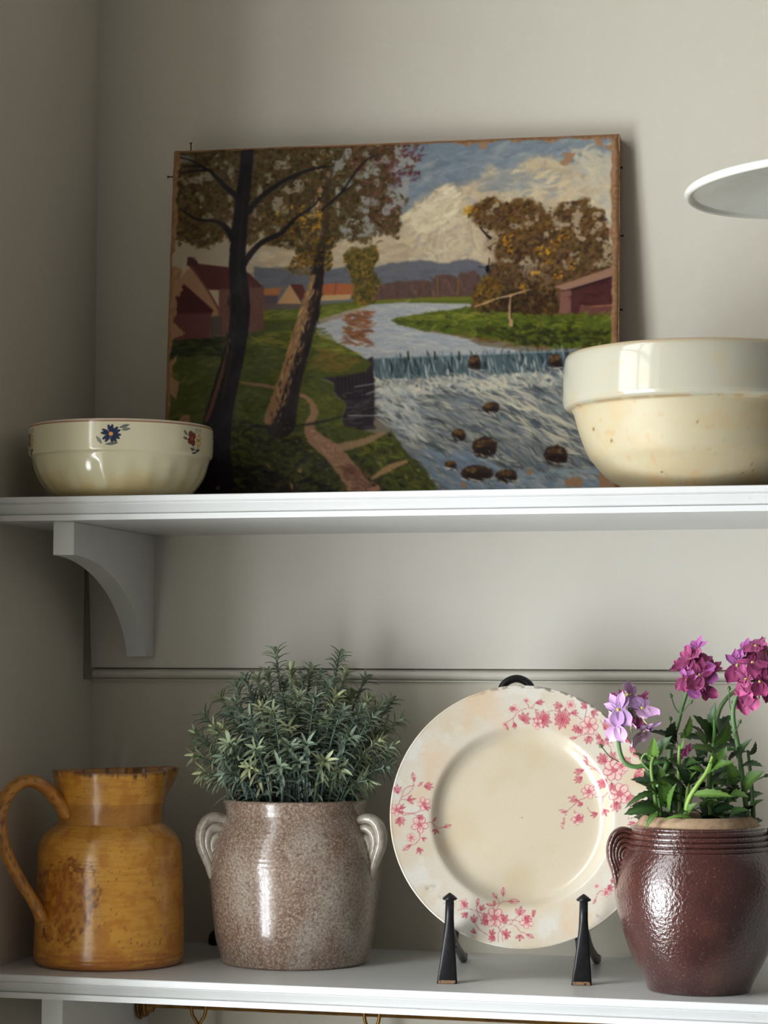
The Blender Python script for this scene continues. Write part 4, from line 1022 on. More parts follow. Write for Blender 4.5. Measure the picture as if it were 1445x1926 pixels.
    flower(968, 1338, 8, 4, 0, False); spray(968, 1338, 3.0, 12, 3, .5, 2.4, .3); flower(990, 1324, 6, 4, 0, False); stem((992, 1329), (996, 1336)); spray(1008, 1328, -.1, 18, 3, .35, 2.4, .3); stem((1000, 1337), (1006, 1330))
    maple(984, 1360, -.9, 18); maple(1022, 1362, -2.2, 24); maple(1021, 1360, .2, 18); stem((1002, 1338), (1025, 1345), (1040, 1342), (1055, 1345)); flower(1012, 1366, 10, 5, .4, False); maple(1057, 1358, -1.2, 22); maple(1058, 1358, 1.9, 20)
    spray(1058, 1334, 3.3, 20, 3, .4, 4, .2); flower(1073, 1332, 9, 5, .3, False); stem((1063, 1337), (1070, 1346), (1085, 1352), (1095, 1360)); spray(1075, 1346, .1, 15, 3, .5, 3, .3); spray(1103, 1338, -2.4, 16, 3, .6, 3, .2); stem((1103, 1340), (1100, 1355)); spray(1112, 1345, .5, 16, 3, .6, 3.5, .2)
    flower(1108, 1370, 17, 6, .2); spray(1090, 1374, 2.9, 17, 3, .55, 5, 1.); spray(1092, 1376, 1.8, 12, 2, .6, 4, 1.)
    stem((1082, 1392), (1095, 1387), (1115, 1386), (1125, 1390)); bud(1084, 1392, 3.1, 12); spray(1107, 1390, 1.6, 18, 4, .55, 4, .3); stem((1118, 1378), (1125, 1386), (1130, 1394))
    spray(1130, 1394, -2.6, 14, 3, .5); spray(1132, 1396, 1.9, 18, 3, .6, 4); spray(1138, 1396, .5, 16, 3, .6, 4); stem((1128, 1360), (1138, 1375), (1148, 1385)); spray(1136, 1378, -1.0, 22, 3, .5); stem((1140, 1400), (1148, 1412), (1150, 1425))
    # right spray
    flower(1155, 1452, 21, 7, .2); flower(1168, 1446, 14, 5, .6, False); spray(1140, 1438, -2.4, 26, 4, .42, 5.5, .8); spray(1150, 1436, -1.4, 22, 2, .5, 5, .6); spray(1172, 1442, -.7, 20, 3, .5, 5, .4)
    flower(1165, 1497, 20, 7, .1); spray(1140, 1470, 2.4, 24, 4, .35, 5, .9); spray(1150, 1476, 1.5, 20, 2, .5, 5, .9); spray(1160, 1512, 1.8, 24, 4, .45, 5, .7); spray(1178, 1505, .5, 22, 4, .5, 5, .6)
    spray(1192, 1466, .1, 26, 5, .4, 5.5, .7); spray(1190, 1425, -.2, 18, 3, .5, 4, .6); spray(1196, 1452, -.3, 16, 3, .5, 4, .7)
    stem((1130, 1460), (1118, 1448), (1105, 1440)); spray(1105, 1441, -2.2, 14, 3, .5, 3); bud(1104, 1430, -2.0, 12); stem((1128, 1452), (1110, 1448), (1098, 1448)); spray(1098, 1449, 2.9, 22, 3, .35, 3.2); spray(1095, 1462, 2.6, 20, 4, .4, 3.2)
    flower(1108, 1489, 14, 6, .2); stem((1120, 1499), (1135, 1500), (1145, 1492)); leaf(1116, 1482, -.8, 16, 3.5, Q); stem((1100, 1502), (1090, 1505), (1080, 1514), (1068, 1525)); spray(1088, 1506, -2.8, 22, 3, .4, 3.5); spray(1090, 1508, 1.3, 12, 3, .5, 3); stem((1081, 1512), (1082, 1530))
    bud(1066, 1528, -2.8, 14); bud(1060, 1545, 1.7, 14); stem((1068, 1525), (1062, 1538), (1060, 1548)); flower(1087, 1540, 12, 5, .5, False); spray(1084, 1543, -.4, 18, 3, .5, 4, .8)
    stem((1105, 1518), (1112, 1528), (1124, 1530)); spray(1124, 1530, 2.8, 16, 3, .5); stem((1134, 1502), (1132, 1518), (1136, 1524)); spray(1136, 1524, 1.2, 16, 3, .7); stem((1180, 1515), (1190, 1530), (1200, 1540)); spray(1200, 1538, -.4, 14, 3, .6); spray(1195, 1552, 2.9, 18, 3, .4)
    stem((1185, 1520), (1182, 1545)); spray(1190, 1510, .2, 20, 3, .5)
    for (x, y) in ((1150, 1360), (1160, 1385), (1175, 1400), (1185, 1410)): spray(x, y, rg.uniform(-1, 1), 17, 3, .6, 3.5, .5)
    # lower right sprig
    stem((1120, 1695), (1125, 1682), (1138, 1676), (1150, 1668)); bud(1120, 1695, 2.0, 10); flower(1122, 1670, 5, 4, 0, False); flower(1140, 1682, 9, 5, .2); spray(1143, 1676, -.4, 14, 3, .7, 3, .4); spray(1150, 1664, -.8, 14, 3, .6, 3, .4)
    c.img = np.clip(c.img, 20, 246)
    return c
cvt = paint_plate()
M_PLATE = material('creamware', rough=.16, spec=.5, vcol=True, coat=.5, coat_rough=.04)
M_IRON = material('black_iron', (20, 20, 23), .38, .5, layers=((120, 3, (40, 38, 38), .5, .7, .6),), bump=(90, .0006, .25), metal=.2)
M_WORN = material('worn_iron_tip', (158, 122, 92), .5, .4, layers=((400, 3, (30, 26, 24), .52, .6, .9),))
PLR = .114
pt = np.vstack([catmull([(.0005, .0), (.030, .0), (.055, .0001), (.0655, .0008), (.0715, .0034), (.0770, .0082), (.0800, .0098), (.0850, .0106), (.1000, .0128), (.1105, .0146), (.1130, .0153)], 17),
                catmull([(.1138, .0150), (.1140, .0144), (.1134, .0136)], 3), catmull([(.100, .0102), (.083, .0070), (.072, -.0010), (.064, -.0042), (.0615, -.0065), (.0590, -.0065), (.0575, -.0042), (.03, -.0036), (.0005, -.0036)], 4)])
def plate_col(th, R, Z):
    c = cvt.sample(.5 + .5 * np.cos(th) * R / PLR, .5 - .5 * np.sin(th) * R / PLR)
    k = np.arange(pt.shape[0])[None, :] + 0 * th
    back = k > 173
    return np.where(back[..., None], np.array([214, 203, 182.]), c)
plate = lathe('dinner_plate', pt, M_PLATE, None, 1000, plate_col)
aP, leanP = math.radians(11), math.radians(13)
ex = Vector((math.cos(aP), math.sin(aP), 0)); upv = Vector((-math.sin(aP) * math.sin(leanP), math.cos(aP) * math.sin(leanP), math.cos(leanP)))
nrm = ex.cross(upv)
mw = Matrix((ex, upv, nrm)).transposed().to_4x4(); mw.translation = Vector((.4563, -.140, .1350))
plate.matrix_world = mw
tag(plate, 'round cream dinner plate with worn rose pink floral transfer print', 'plate')

# ---- wrought iron plate stand
st = empty('plate_stand', (.4628, -.1979, 0), (0, 0, aP))
tag(st, 'black wrought iron plate stand holding up the floral plate', 'plate stand')
for sgn in (-1, 1):
    x = .0563 * sgn; n = 16
    secs = []
    for (z, hw_, hd, dx, dy, sq) in ((0, .0086, .0020, -.0018, 0, 6), (.004, .0083, .0021, -.0017, .0002, 6), (.018, .0068, .0028, -.0010, .001, 5), (.034, .0052, .0036, -.0004, .002, 4), (.046, .0042, .0040, 0, .003, 3), (.054, .0038, .0038, 0, .0034, 2), (.0690, .0036, .0036, .0003, .0044, 2)):
        for k in range(n):
            t_ = 2 * PI * k / n
            cx, sy = math.cos(t_), math.sin(t_)
            e_ = 2.0 / sq
            secs.append((x + dx + hw_ * math.copysign(abs(cx) ** e_, cx), dy + hd * math.copysign(abs(sy) ** e_, sy), z))
    Fc = [tuple(f) for f in grid_faces(7, n, closed_v=True)] + [tuple(range(n - 1, -1, -1)), tuple(6 * n + k for k in range(n))]
    post = mesh_obj('front_post', secs, Fc, M_IRON, st)
    V, Fc = box_geo(x - .0090, x + .0052, -.0026, -.0018, .0004, .0030); mesh_obj('worn_tip', V, Fc, M_WORN, post, False)
    cap = lathe('cap', [(.0005, .0690), (.0052, .0692), (.0063, .0700), (.0062, .0708), (.0035, .0732), (.0006, .0752)], M_IRON, post, 24)
    cap.location = (x + .0003, .0044, 0)
    dx = .0085 if sgn < 0 else .0160
    tube('rear_leg', catmull([(x, .004, .048), (x + dx * .15, .020, .040), (x + dx * .3, .045, .030), (x + dx * .5, .080, .020), (x + dx * .75, .115, .011), (x + dx * .9, .136, .0045), (x + dx, .146, .0030), (x + dx * 1.06, .153, .0042)], 5), np.r_[np.linspace(.0034, .0038, 26), np.linspace(.004, .0028, 10)], M_IRON, st, 10)
back = catmull([(-.054, .030, .0262), (-.053, .052, .036), (-.046, .074, .075), (-.030, .092, .150), (-.0155, .106, .222), (-.0148, .109, .240), (-.0105, .1105, .2505), (0, .111, .2550), (.0105, .1105, .2505), (.0148, .109, .240), (.0155, .106, .222), (.030, .092, .150), (.046, .074, .075), (.053, .052, .036), (.054, .030, .0262)], 6)
tube('back_support', back, .0035, M_IRON, st, 10)

# ---- small black object at the back
kn = lathe('cable_knob', dense([([(.0004, 0), (.0070, 0)], 1), ([(.0078, .0006), (.0086, .0030), (.0082, .0075), (.0062, .0118), (.0036, .0134), (.0032, .0160), (.0006, .0166)], 4)]), M_IRON, None, 32)
kn.location = (.1350, -.0100, 0)
tag(kn, 'small black rounded knob at the wall between the jug and the crock', 'knob')

# ---- white lamp shade at the right edge
M_ENAM = material('white_enamel', (204, 204, 194), .22, .5, coat=.4, coat_rough=.06, layers=((30, 3, (196, 194, 183), .5, .7, .5),))
M_BRASS = material('aged_brass', (150, 112, 58), .34, .5, metal=.9, layers=((60, 4, (96, 70, 40), .45, .65, .7),), bump=(200, .0004, .15))
lamp = empty('wall_lamp', (.7315, -.300, .6413)); lamp.rotation_euler = (0, -.052, 0)
tag(lamp, 'shallow white enamel lamp shade jutting in at the right edge', 'lamp')
lathe('lamp_shade', dense([([(.020, .0330), (.024, .0328), (.032, .0300), (.050, .0225), (.075, .0140), (.095, .0085), (.1060, .0058)], 6), ([(.1085, .0058), (.1108, .0042), (.1116, .0018), (.1108, -.0004), (.1086, -.0014), (.1062, -.0002)], 5), ([(.1050, .0018), (.095, .0040), (.075, .0090), (.050, .0170), (.032, .0245), (.020, .028)], 6)]), M_ENAM, lamp, 160)
lathe('lamp_holder', dense([([(.001, .022), (.017, .022)], 1), ([(.020, .024), (.0215, .040), (.0205, .070), (.014, .086), (.008, .090)], 4), ([(.001, .091)], 1)]), M_BRASS, lamp, 40)
tube('arm', catmull([(0, 0, .088), (0, .002, .130), (0, .05, .175), (0, .15, .180), (0, .285, .172)], 8), .006, M_BRASS, lamp, 12)
wp = lathe('wall_plate', dense([([(.001, 0), (.028, 0)], 1), ([(.030, .002), (.029, .006), (.018, .010), (.010, .013)], 4), ([(.001, .0135)], 1)]), M_BRASS, lamp, 40)
wp.location = (0, .300, .172); wp.rotation_euler = (PI / 2, 0, 0)

# ---- brass rail with hooks under the lower shelf
rail = empty('brass_rail', (.0700, -.030, -.0545))
tag(rail, 'brass utensil rail running under the lower shelf', 'rail')
tube('rod', [(-.006, 0, 0), (.4, 0, 0), (.8, 0, 0), (1.5, 0, 0)], .0042, M_BRASS, rail, 14)
ro = lathe('end_rosette', dense([([(.001, 0), (.0105, 0)], 1), ([(.0118, .0006), (.0122, .0018), (.0105, .0030), (.0090, .0034), (.0086, .0046), (.0100, .0060), (.0088, .0080), (.0060, .0088)], 4), ([(.0050, .0088), (.0048, .014), (.0010, .014)], 2)]), M_BRASS, rail, 40)
ro.location = (-.0052, 0, -.0035); ro.rotation_euler = (0, PI / 2, 0)
for k, (x, lb) in enumerate(((.1261, 'brass fork-topped hook on the rail below the grey-brown crock'), (.2949, 'brass fork-topped hook on the rail below the gap left of the plate'), (.5620, 'brass fork-topped hook on the rail below the dark brown pot'))):
    h = empty('rail_hook', (x, -.030, -.0545))
    tag(h, lb, 'hook', 'brass rail hooks')
    for s in (-1, 1):
        tube('tine', catmull([(.0068 * s, .0058, .0015), (.0070 * s, .0036, .0052), (.0072 * s, -.0010, .0062), (.0072 * s, -.0054, .003), (.0070 * s, -.0064, -.004), (.0056 * s, -.0064, -.0095), (.0022 * s, -.0064, -.0145), (.0004 * s, -.0064, -.019)], 5), .00165, M_BRASS, h, 8)
    tube('shank', catmull([(0, -.0064, -.0165), (.0004, -.0064, -.026), (.002, -.0064, -.045), (.002, -.0070, -.060), (.002, -.014, -.070), (.002, -.024, -.067), (.002, -.027, -.058)], 5), np.r_[np.linspace(.0030, .0022, 31)], M_BRASS, h, 10)
# ------------------------------------------------------------------ plants
M_SOIL = material('potting_soil', (44, 36, 28), .9, .2, layers=((120, 4, (74, 60, 46), .5, .7, .7),), bump=(180, .003, .7))
M_ROSE = material('rosemary_leaf', rough=.6, spec=.3, vcol=True)
M_LEAF = material('green_leaf', rough=.45, spec=.4, vcol=True)
M_PETAL = material('petal', rough=.55, spec=.25, vcol=True)
rng = np.random.default_rng(12)

def unit(v): v = np.asarray(v, float); return v / (np.linalg.norm(v) + 1e-12)

def soil(parent, r, z):
    t = np.linspace(0, 2 * PI, 40, endpoint=False); V = [(0, 0, z + .003)]
    for k, f in enumerate((.5, .99)):
        V += [(r * f * math.cos(a), r * f * math.sin(a), z + .002 * math.sin(5 * a + k)) for a in t]
    Fc = [(0, 1 + i, 1 + (i + 1) % 40) for i in range(40)] + [(1 + i, 41 + i, 41 + (i + 1) % 40, 1 + (i + 1) % 40) for i in range(40)]
    return mesh_obj('soil', V, Fc, M_SOIL, parent)

def blade(base, d, side, L_, w, curl, nst=5, fold=.25):
    """narrow leaf: leaves `base` along d, bends towards `curl`."""
    V = []; p = np.array(base, float); d = unit(d); side = unit(side)
    for i in range(nst):
        t = i / (nst - 1)
        ww = w * (.35 + .65 * math.sin(PI * min(1, t * .85 + .12)) ** .7) * (1 if t < .99 else .25)
        n = unit(np.cross(side, d))
        V += [p - side * ww / 2, p - n * ww * fold, p + side * ww / 2]
        d = unit(d + curl * (1.0 / nst)); p = p + d * L_ / (nst - 1)
    Fc = []
    for i in range(nst - 1):
        a = i * 3
        Fc += [(a, a + 1, a + 4, a + 3), (a + 1, a + 2, a + 5, a + 4)]
    return np.array(V), Fc

# ---- rosemary in the crock
rs = empty('rosemary_plant', (.2413, -.1077, .128), (0, 0, .2919))
tag(rs, 'bushy grey-green rosemary with needle leaves growing in the grey-brown crock', 'plant')
soil(rs, .0605, 0)
S1 = .000479
tips = [(515, 1222, .01), (640, 1226, .02), (585, 1258, .0), (545, 1256, -.02), (690, 1275, .03), (458, 1275, .0), (410, 1312, .02), (382, 1345, .0), (366, 1380, -.01), (366, 1420, -.03), (382, 1452, -.04), (425, 1452, -.055),
        (470, 1345, -.055), (512, 1335, -.06), (560, 1310, -.045), (575, 1395, -.065), (640, 1335, -.055), (655, 1380, -.065), (700, 1345, -.05), (722, 1322, 0), (740, 1318, .02), (758, 1352, .01), (740, 1400, -.03), (728, 1440, -.045),
        (690, 1465, -.055), (480, 1405, -.065), (432, 1395, -.055), (402, 1368, -.04), (620, 1282, -.02), (660, 1300, .02), (500, 1300, .0), (440, 1320, -.03), (610, 1425, -.07), (525, 1435, -.066), (712, 1390, -.045), (402, 1425, .02),
        (728, 1368, .035), (480, 1275, .035), (600, 1268, .045), (556, 1288, .045), (660, 1315, .05), (425, 1345, .05), (540, 1365, -.045), (605, 1350, -.04), (580, 1330, -.02), (450, 1365, .0), (680, 1420, -.03), (700, 1440, .0), (395, 1465, -.02), (640, 1440, -.06), (468, 1440, -.055), (620, 1300, .0), (530, 1310, -.03), (670, 1350, -.02), (495, 1370, -.03), (560, 1430, -.055), (420, 1420, -.05), (735, 1425, .0), (690, 1385, .02), (600, 1390, -.03), (545, 1400, -.05), (450, 1430, -.02), (370, 1400, .02), (655, 1410, .0), (500, 1265, .0), (530, 1285, .02), (570, 1270, -.01), (610, 1290, .03), (650, 1262, .0), (475, 1310, .02), (440, 1290, .02), (695, 1310, .0), (710, 1330, .03), (545, 1330, .0), (590, 1310, -.04), (630, 1310, -.04), (490, 1330, -.04), (680, 1330, -.03), (420, 1370, -.02), (720, 1410, -.02)]
GREENS = np.array([(126, 140, 120), (114, 130, 118), (140, 150, 124), (106, 124, 116), (148, 156, 126), (118, 136, 126)], float)
for (tx, ty, td) in tips:
    tip = np.array([(tx - 555) * S1, td, (1505 - ty) * S1 + .017])
    hd = np.array([tip[0], tip[1], 0]); rad = np.linalg.norm(hd)
    b0 = unit(hd) * min(.046, rad * .5) + np.r_[rng.normal(0, .006, 2), 0]; b0[2] = -.002
    mid = b0 * .5 + tip * .5 + np.array([0, 0, .018 + .12 * max(0, rad - .05)]) - unit(hd) * .006
    t = np.linspace(0, 1, 15)[:, None]
    P = (1 - t) ** 2 * b0 + 2 * t * (1 - t) * mid + t ** 2 * tip
    Vs, Fs = tube_geo(P, np.linspace(.0013, .0007, len(P)), 6)
    sc = np.zeros((len(Vs), 3)) + np.array([92, 112, 100.])
    sprig = mesh_obj('sprig', Vs, Fs, M_ROSE, rs, True, sc)
    ln = np.linalg.norm(np.diff(P, axis=0), axis=1).sum()
    parts = []; cl = []
    nn = int(ln / .0068)
    g0 = GREENS[rng.integers(len(GREENS))]
    start = .30 if ty < 1420 else .2
    for k in range(nn):
        f = start + (1 - start) * (k + .5) / nn
        i = min(int(f * 14), 13); u_ = f * 14 - i
        p = P[i] * (1 - u_) + P[i + 1] * u_; T = unit(P[i + 1] - P[i])
        a = unit(np.cross(T, (0.3, .2, 1) if abs(T[2]) < .9 else (1, .2, 0))); b = np.cross(T, a)
        tipness = (k + 1) / nn
        npair = (3 if k % 2 else 2) if tipness < .9 else 5
        for q in range(npair):
            an = k * 1.35 + q * 2 * PI / npair + rng.normal(0, .25)
            o = math.cos(an) * a + math.sin(an) * b
            open_ = .95 - .55 * tipness ** 3 + rng.normal(0, .12)
            d = unit(T * math.cos(open_) + o * math.sin(open_))
            side = unit(np.cross(d, T))
            L_ = rng.uniform(.0145, .0205) * (1 - .30 * tipness ** 4)
            v, fc = blade(p + o * .0006, d, side, L_, rng.uniform(.0024, .0033), o * .55 - T * .6 + np.array([0, 0, -.65]), 5, .22)
            parts.append((v, fc))
            col = g0 * rng.uniform(.82, 1.12) + (np.array([16, 14, 2.]) * tipness ** 2)
            cc = np.tile(col, (len(v), 1)); cc[1::3] *= 1.12
            cl.append(cc)
    V, Fc = join_geo(parts)
    mesh_obj('needle_leaves', V, Fc, M_ROSE, sprig, True, np.clip(np.vstack(cl), 10, 235))

# ---- flowering plant in the brown pot
nm = empty('flowering_plant', (.6141, -.186, .128), (0, 0, .1175))
tag(nm, 'green leafy plant with pink and magenta flower heads growing in the dark brown pot', 'plant')
soil(nm, .0440, 0)
S2 = .0004395
def N_(x, y, d=0.0): return np.array([(x - 1314) * S2, d, .0135 + (1537 - y) * S2])
def stem2(pts, w, col=(96, 132, 62), nseg=8):
    P = catmull([N_(*p) for p in pts], 6)
    V, Fc = tube_geo(P, np.linspace(w[0], w[1], len(P)), nseg)
    return mesh_obj('stem', V, Fc, M_LEAF, nm, True, np.zeros((len(V), 3)) + np.array(col, float) * rng.uniform(.92, 1.06))
def leaf2(b, t, w, col, bend=.18, up=None, teeth=True):
    b = np.array(b, float); t = np.array(t, float); ax = t - b; L_ = np.linalg.norm(ax); d = ax / L_
    n0 = unit(np.array([rng.normal(0, .3), -.75, .65]) if up is None else up)
    side = unit(np.cross(d, n0)); n = np.cross(side, d)
    ns = 13; V = []; cc = []
    for i in range(ns):
        f = i / (ns - 1)
        ww = w * .5 * (math.sin(PI * min(1, f ** .75)) ** .85) + w * .03
        if teeth and 2 <= i < ns - 1: ww *= 1.0 + (.16 if i % 2 == 0 else -.10)
        if i == ns - 1: ww = w * .01
        c = b + d * L_ * f + n * L_ * bend * (4 * f * (1 - f)) - n * L_ * .10 * f * f
        for s, h, k in ((-1, .16, 1.0), (-.5, .07, 1.02), (0, 0, 1.20), (.5, .07, .98), (1, .16, .95)):
            off = (-.05 * w if i % 2 == 0 and abs(s) == 1 and teeth else 0)
            V.append(c + side * s * ww + n * h * ww * 1.2 + d * off * -1)
            cc.append(np.array(col, float) * k)
    me = mesh_obj('leaf', V, grid_faces(ns, 5), M_LEAF, nm, True, np.clip(np.array(cc), 8, 240))
    return me
stem2([(1290, 1545, -.025), (1296, 1505, -.032), (1310, 1478, -.036), (1330, 1450, -.036), (1342, 1420, -.034)], (.0024, .0015), (124, 156, 70))
stem2([(1290, 1545, -.02), (1293, 1505, -.024), (1297, 1470, -.026)], (.0022, .0014), (118, 150, 66))
stem2([(1282, 1545, -.01), (1280, 1480, -.016), (1279, 1440, -.02), (1281, 1400, -.022)], (.0020, .0014), (112, 148, 72))
stem2([(1262, 1545, .0), (1260, 1470, .0), (1264, 1410, .0), (1276, 1365, -.002), (1287, 1325, -.004), (1300, 1285, -.005), (1308, 1250, -.005)], (.0024, .0014), (104, 136, 86))
stem2([(1245, 1545, -.01), (1240, 1480, -.012), (1256, 1434, -.015), (1232, 1434, -.018), (1200, 1441, -.022), (1178, 1432, -.024), (1168, 1405, -.024), (1169, 1378, -.022), (1180, 1350, -.02), (1194, 1330, -.018)], (.0024, .0014), (92, 132, 74))
stem2([(1408, 1545, .0), (1400, 1480, .0), (1391, 1410, -.002), (1381, 1350, -.004), (1384, 1320, -.004), (1396, 1288, -.004), (1412, 1250, -.002)], (.0024, .0015), (100, 136, 84))
stem2([(1352, 1545, .01), (1345, 1420, .012), (1352, 1348, .010), (1368, 1315, .008), (1395, 1290, .006), (1415, 1260, .006)], (.0022, .0014), (88, 116, 70))
stem2([(1340, 1545, .0), (1336, 1460, -.006), (1345, 1390, -.008), (1346, 1350, -.006)], (.0024, .0013), (84, 122, 52))
stem2([(1418, 1545, -.005), (1414, 1470, -.006), (1408, 1410, -.004)], (.0020, .0012), (74, 104, 50))
stem2([(1240, 1545, -.02), (1234, 1490, -.026), (1228, 1440, -.026), (1236, 1415, -.024)], (.0020, .0012), (110, 146, 66))
stem2([(1228, 1452, -.02), (1210, 1430, -.024), (1218, 1416, -.026), (1232, 1424, -.026)], (.0010, .0006), (120, 150, 90))
G1, G2, G3, G4 = (66, 94, 38), (48, 74, 34), (94, 126, 56), (36, 58, 32)
LV = [((1240, 1518), (1180, 1524), 26, G2, -.034), ((1238, 1488), (1180, 1512), 13, G2, -.03), ((1240, 1524), (1218, 1550), 12, G1, -.045), ((1250, 1512), (1245, 1440), 26, G1, -.03), ((1262, 1522), (1270, 1470), 16, G1, -.034), ((1228, 1430), (1234, 1388), 20, G3, -.026),
      ((1234, 1428), (1262, 1384), 24, G2, -.018), ((1222, 1440), (1246, 1470), 18, G4, -.02), ((1286, 1478), (1248, 1458), 22, G2, -.028), ((1298, 1476), (1278, 1436), 20, G4, -.03), ((1300, 1480), (1308, 1448), 14, G1, -.024), ((1306, 1490), (1376, 1487), 18, G3, -.044), ((1330, 1495), (1375, 1500), 16, G2, -.03),
      ((1330, 1450), (1378, 1426), 20, G1, -.04), ((1331, 1452), (1346, 1410), 18, G3, -.036), ((1328, 1450), (1298, 1440), 14, G1, -.036), ((1280, 1402), (1292, 1372), 30, G3, -.026), ((1284, 1388), (1303, 1348), 20, G3, -.02), ((1332, 1402), (1312, 1374), 20, G1, -.018), ((1342, 1398), (1312, 1344), 28, G2, -.006),
      ((1345, 1392), (1344, 1324), 24, G2, -.002), ((1348, 1398), (1374, 1358), 32, G1, -.016), ((1352, 1382), (1378, 1344), 24, G4, .004), ((1340, 1396), (1290, 1382), 20, G4, -.002), ((1350, 1414), (1305, 1402), 18, G1, -.024), ((1390, 1412), (1368, 1384), 18, G4, .0), ((1392, 1434), (1410, 1388), 18, G2, -.004), ((1396, 1440), (1432, 1434), 18, G4, -.01),
      ((1402, 1484), (1432, 1446), 30, G1, -.02), ((1406, 1524), (1432, 1498), 13, G2, -.012), ((1386, 1474), (1370, 1428), 24, G1, -.02), ((1380, 1480), (1342, 1468), 20, G2, -.018), ((1360, 1504), (1404, 1488), 20, G4, -.014), ((1340, 1522), (1384, 1514), 20, G4, -.02), ((1372, 1534), (1404, 1516), 18, G2, -.024), ((1310, 1538), (1250, 1532), 9, G3, -.04),
      ((1294, 1530), (1310, 1505), 14, G1, -.034), ((1278, 1444), (1262, 1424), 16, G1, -.02), ((1282, 1446), (1318, 1428), 22, G2, -.014), ((1350, 1440), (1366, 1404), 22, G1, -.022), ((1344, 1452), (1390, 1446), 18, G4, -.008), ((1262, 1432), (1286, 1418), 14, G2, -.006), ((1408, 1420), (1424, 1396), 14, G2, .0), ((1390, 1500), (1366, 1466), 20, G2, -.006)]
for (b, t, w, c, d) in LV:
    leaf2(N_(b[0], b[1], d + .006), N_(t[0], t[1], d - .008 + rng.normal(0, .004)), w * S2, np.array(c) * rng.uniform(.9, 1.12), rng.uniform(.04, .16))
for k in range(95):
    a = rng.uniform(0, 2 * PI); r0 = rng.uniform(.005, .036)
    b = np.array([r0 * math.cos(a) * (1.15), r0 * math.sin(a) * .9, rng.uniform(.006, .078) if k % 2 else rng.uniform(.006, .04)])
    o = np.array([math.cos(a) + rng.normal(0, .5), math.sin(a) + rng.normal(0, .5), rng.uniform(.0, .9)])
    t = b + unit(o) * rng.uniform(.018, .030)
    t[0] = np.clip(t[0], -.056, .054)
    leaf2(b, t, rng.uniform(.007, .012), np.array([G2, G4, G1][rng.integers(3)]) * rng.uniform(.8, 1.05), rng.uniform(.05, .2), up=(rng.normal(0, .3), -.4, .8))
# small buds on thin stalks
for (p, q) in (((1284, 1345, -.004), (1266, 1312, -.006)), ((1280, 1348, -.004), (1300, 1322, -.01)), ((1270, 1390, -.002), (1264, 1356, -.004)), ((1384, 1385, -.004), (1392, 1360, -.006)), ((1380, 1345, -.004), (1374, 1298, -.004)), ((1168, 1432, -.024), (1137, 1405, -.03)), ((1404, 1470, -.006), (1438, 1458, -.01))):
    P = catmull([N_(*p), (N_(*p) + N_(*q)) / 2 + np.array([-.001, 0, -.0012]), N_(*q)], 5)
    V1, F1 = tube_geo(P, .0005, 6); dd = unit(P[-1] - P[-2])
    V2, F2 = tube_geo([P[-1], P[-1] + dd * .0010, P[-1] + dd * .0026, P[-1] + dd * .0040], (.0007, .0016, .0014, .0004), 8)
    V, Fc = join_geo([(V1, F1), (V2, F2)])
    mesh_obj('bud', V, Fc, M_LEAF, nm, True, np.zeros((len(V), 3)) + np.array([78, 108, 62.]))

def flower2(c, face, size, col, lower, throat=(222, 206, 120)):
    """two-lipped flower: four narrow upper lobes, a broad notched lower lip, pale throat."""
    f = unit(face); upx = unit(np.array([rng.normal(0, .35), 0, 1.])); upx = unit(upx - f * (f @ upx)); sx = np.cross(upx, f)
    V1, F1 = tube_geo([c - f * size * .55, c - f * size * .25, c + f * size * .02, c + f * size * .10], (size * .05, size * .10, size * .11, size * .03), 8)
    V2, F2 = tube_geo([c - f * size * .30 - upx * size * .05, c - f * size * .42 - upx * size * .28, c - f * size * .40 - upx * size * .50], (size * .07, size * .05, size * .02), 6)
    V, Fc = join_geo([(V1, F1), (V2, F2)])
    cc = np.zeros((len(V), 3)) + np.array(throat, float); cc[:16] = (96, 116, 62); cc[len(V1):] = (196, 190, 150)
    fl = mesh_obj('flower', V, Fc, M_PETAL, nm, True, cc)
    lobes = [(.95, .62, .30, 0), (.30, .70, .34, 0), (-.30, .70, .34, 0), (-.95, .62, .30, 0), (PI - .42, .74, .62, 1), (PI + .42, .74, .62, 1)]
    for (an, l, w, low) in lobes:
        an += rng.normal(0, .08)
        d = upx * math.cos(an) + sx * math.sin(an); sd = np.cross(f, d)
        l *= size * rng.uniform(.9, 1.1); w *= size * rng.uniform(.9, 1.1)
        bendf = rng.uniform(-.35, .25) if not low else rng.uniform(-.1, .5)
        P = []; pc = []
        base = np.array(lower if low else col, float) * rng.uniform(.88, 1.1)
        for i in range(7):
            t = i / 6
            ww = w * .5 * (.22 + .78 * math.sin(PI * min(1, .12 + t * .80)) ** .8) * (1 if i < 6 else .55)
            for s in (-1, -.5, 0, .5, 1):
                nz_ = f * (bendf * l * t * t + .10 * w * s * s + .04 * size)
                P.append(c + d * (l * t * (1 - .10 * s * s * (t > .8)) + size * .05) + sd * ww * s + nz_)
                pc.append(base * (1.10 - .25 * (1 - t)) + (np.array([20, 16, 20.]) * (abs(s) < .2)))
        mesh_obj('petal', P, grid_faces(7, 5), M_PETAL, fl, True, np.clip(np.array(pc), 20, 245))
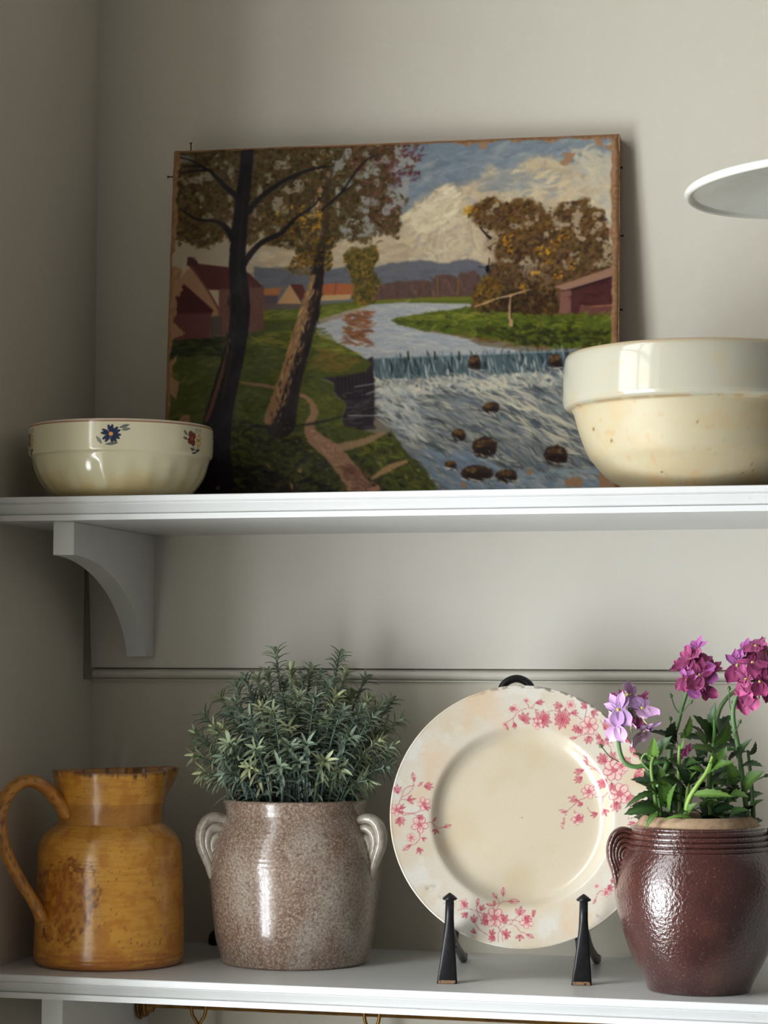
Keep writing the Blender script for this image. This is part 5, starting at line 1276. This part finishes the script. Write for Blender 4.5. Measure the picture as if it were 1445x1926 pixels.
MG = [(168, 78, 122), (152, 62, 106), (186, 98, 144), (140, 56, 98), (160, 86, 148)]
LI = [(214, 170, 214), (224, 178, 214), (198, 156, 208), (232, 190, 222)]
def cluster(ctr, flist, cols, size):
    C0 = N_(*ctr)
    for (x, y, d) in flist:
        p = N_(x, y, d)
        face = unit((p - C0) * 40 + np.array([rng.normal(0, .45), -.6, rng.normal(.1, .4)]))
        k = rng.integers(len(cols))
        flower2(p, face, size * rng.uniform(.88, 1.12), cols[k], cols[rng.integers(len(cols))])
        st_ = catmull([C0 + np.array([0, 0, -.006]), (C0 + p) / 2 + np.array([0, .001, -.003]), p - face * size * .5], 4)
        V, Fc = tube_geo(st_, .0006, 6)
        mesh_obj('pedicel', V, Fc, M_LEAF, nm, True, np.zeros((len(V), 3)) + np.array([96, 124, 70.]))
cluster((1308, 1262, -.002), [(1300, 1240, -.008), (1312, 1222, -.004), (1326, 1246, -.012), (1318, 1268, -.018), (1294, 1276, -.016), (1338, 1262, -.006), (1286, 1252, -.002), (1328, 1292, -.010), (1310, 1250, .008), (1304, 1288, -.012)], MG, .0175)
cluster((1415, 1265, .0), [(1404, 1222, -.004), (1424, 1214, -.006), (1440, 1226, -.002), (1390, 1250, -.008), (1418, 1246, -.016), (1438, 1252, -.010), (1406, 1276, -.012), (1430, 1280, -.016), (1418, 1304, -.010), (1400, 1314, -.004), (1442, 1296, -.004), (1450, 1270, .0), (1425, 1235, .008)], MG, .0185)
cluster((1192, 1336, -.018), [(1168, 1334, -.034), (1188, 1306, -.022), (1212, 1332, -.028), (1214, 1372, -.020), (1164, 1364, -.026), (1200, 1352, -.012), (1178, 1318, -.012)], LI, .0195)
for (x, y, d) in ((1174, 1308, -.018), (1216, 1310, -.014), (1204, 1316, -.016), (1208, 1358, -.02), (1190, 1350, -.02), (1158, 1312, -.016), (1284, 1418, -.014), (1296, 1408, -.012)):
    p = N_(x, y, d)
    flower2(p, (rng.normal(0, .4), -.6, .3), .0075, (156, 62, 112), (170, 80, 130))
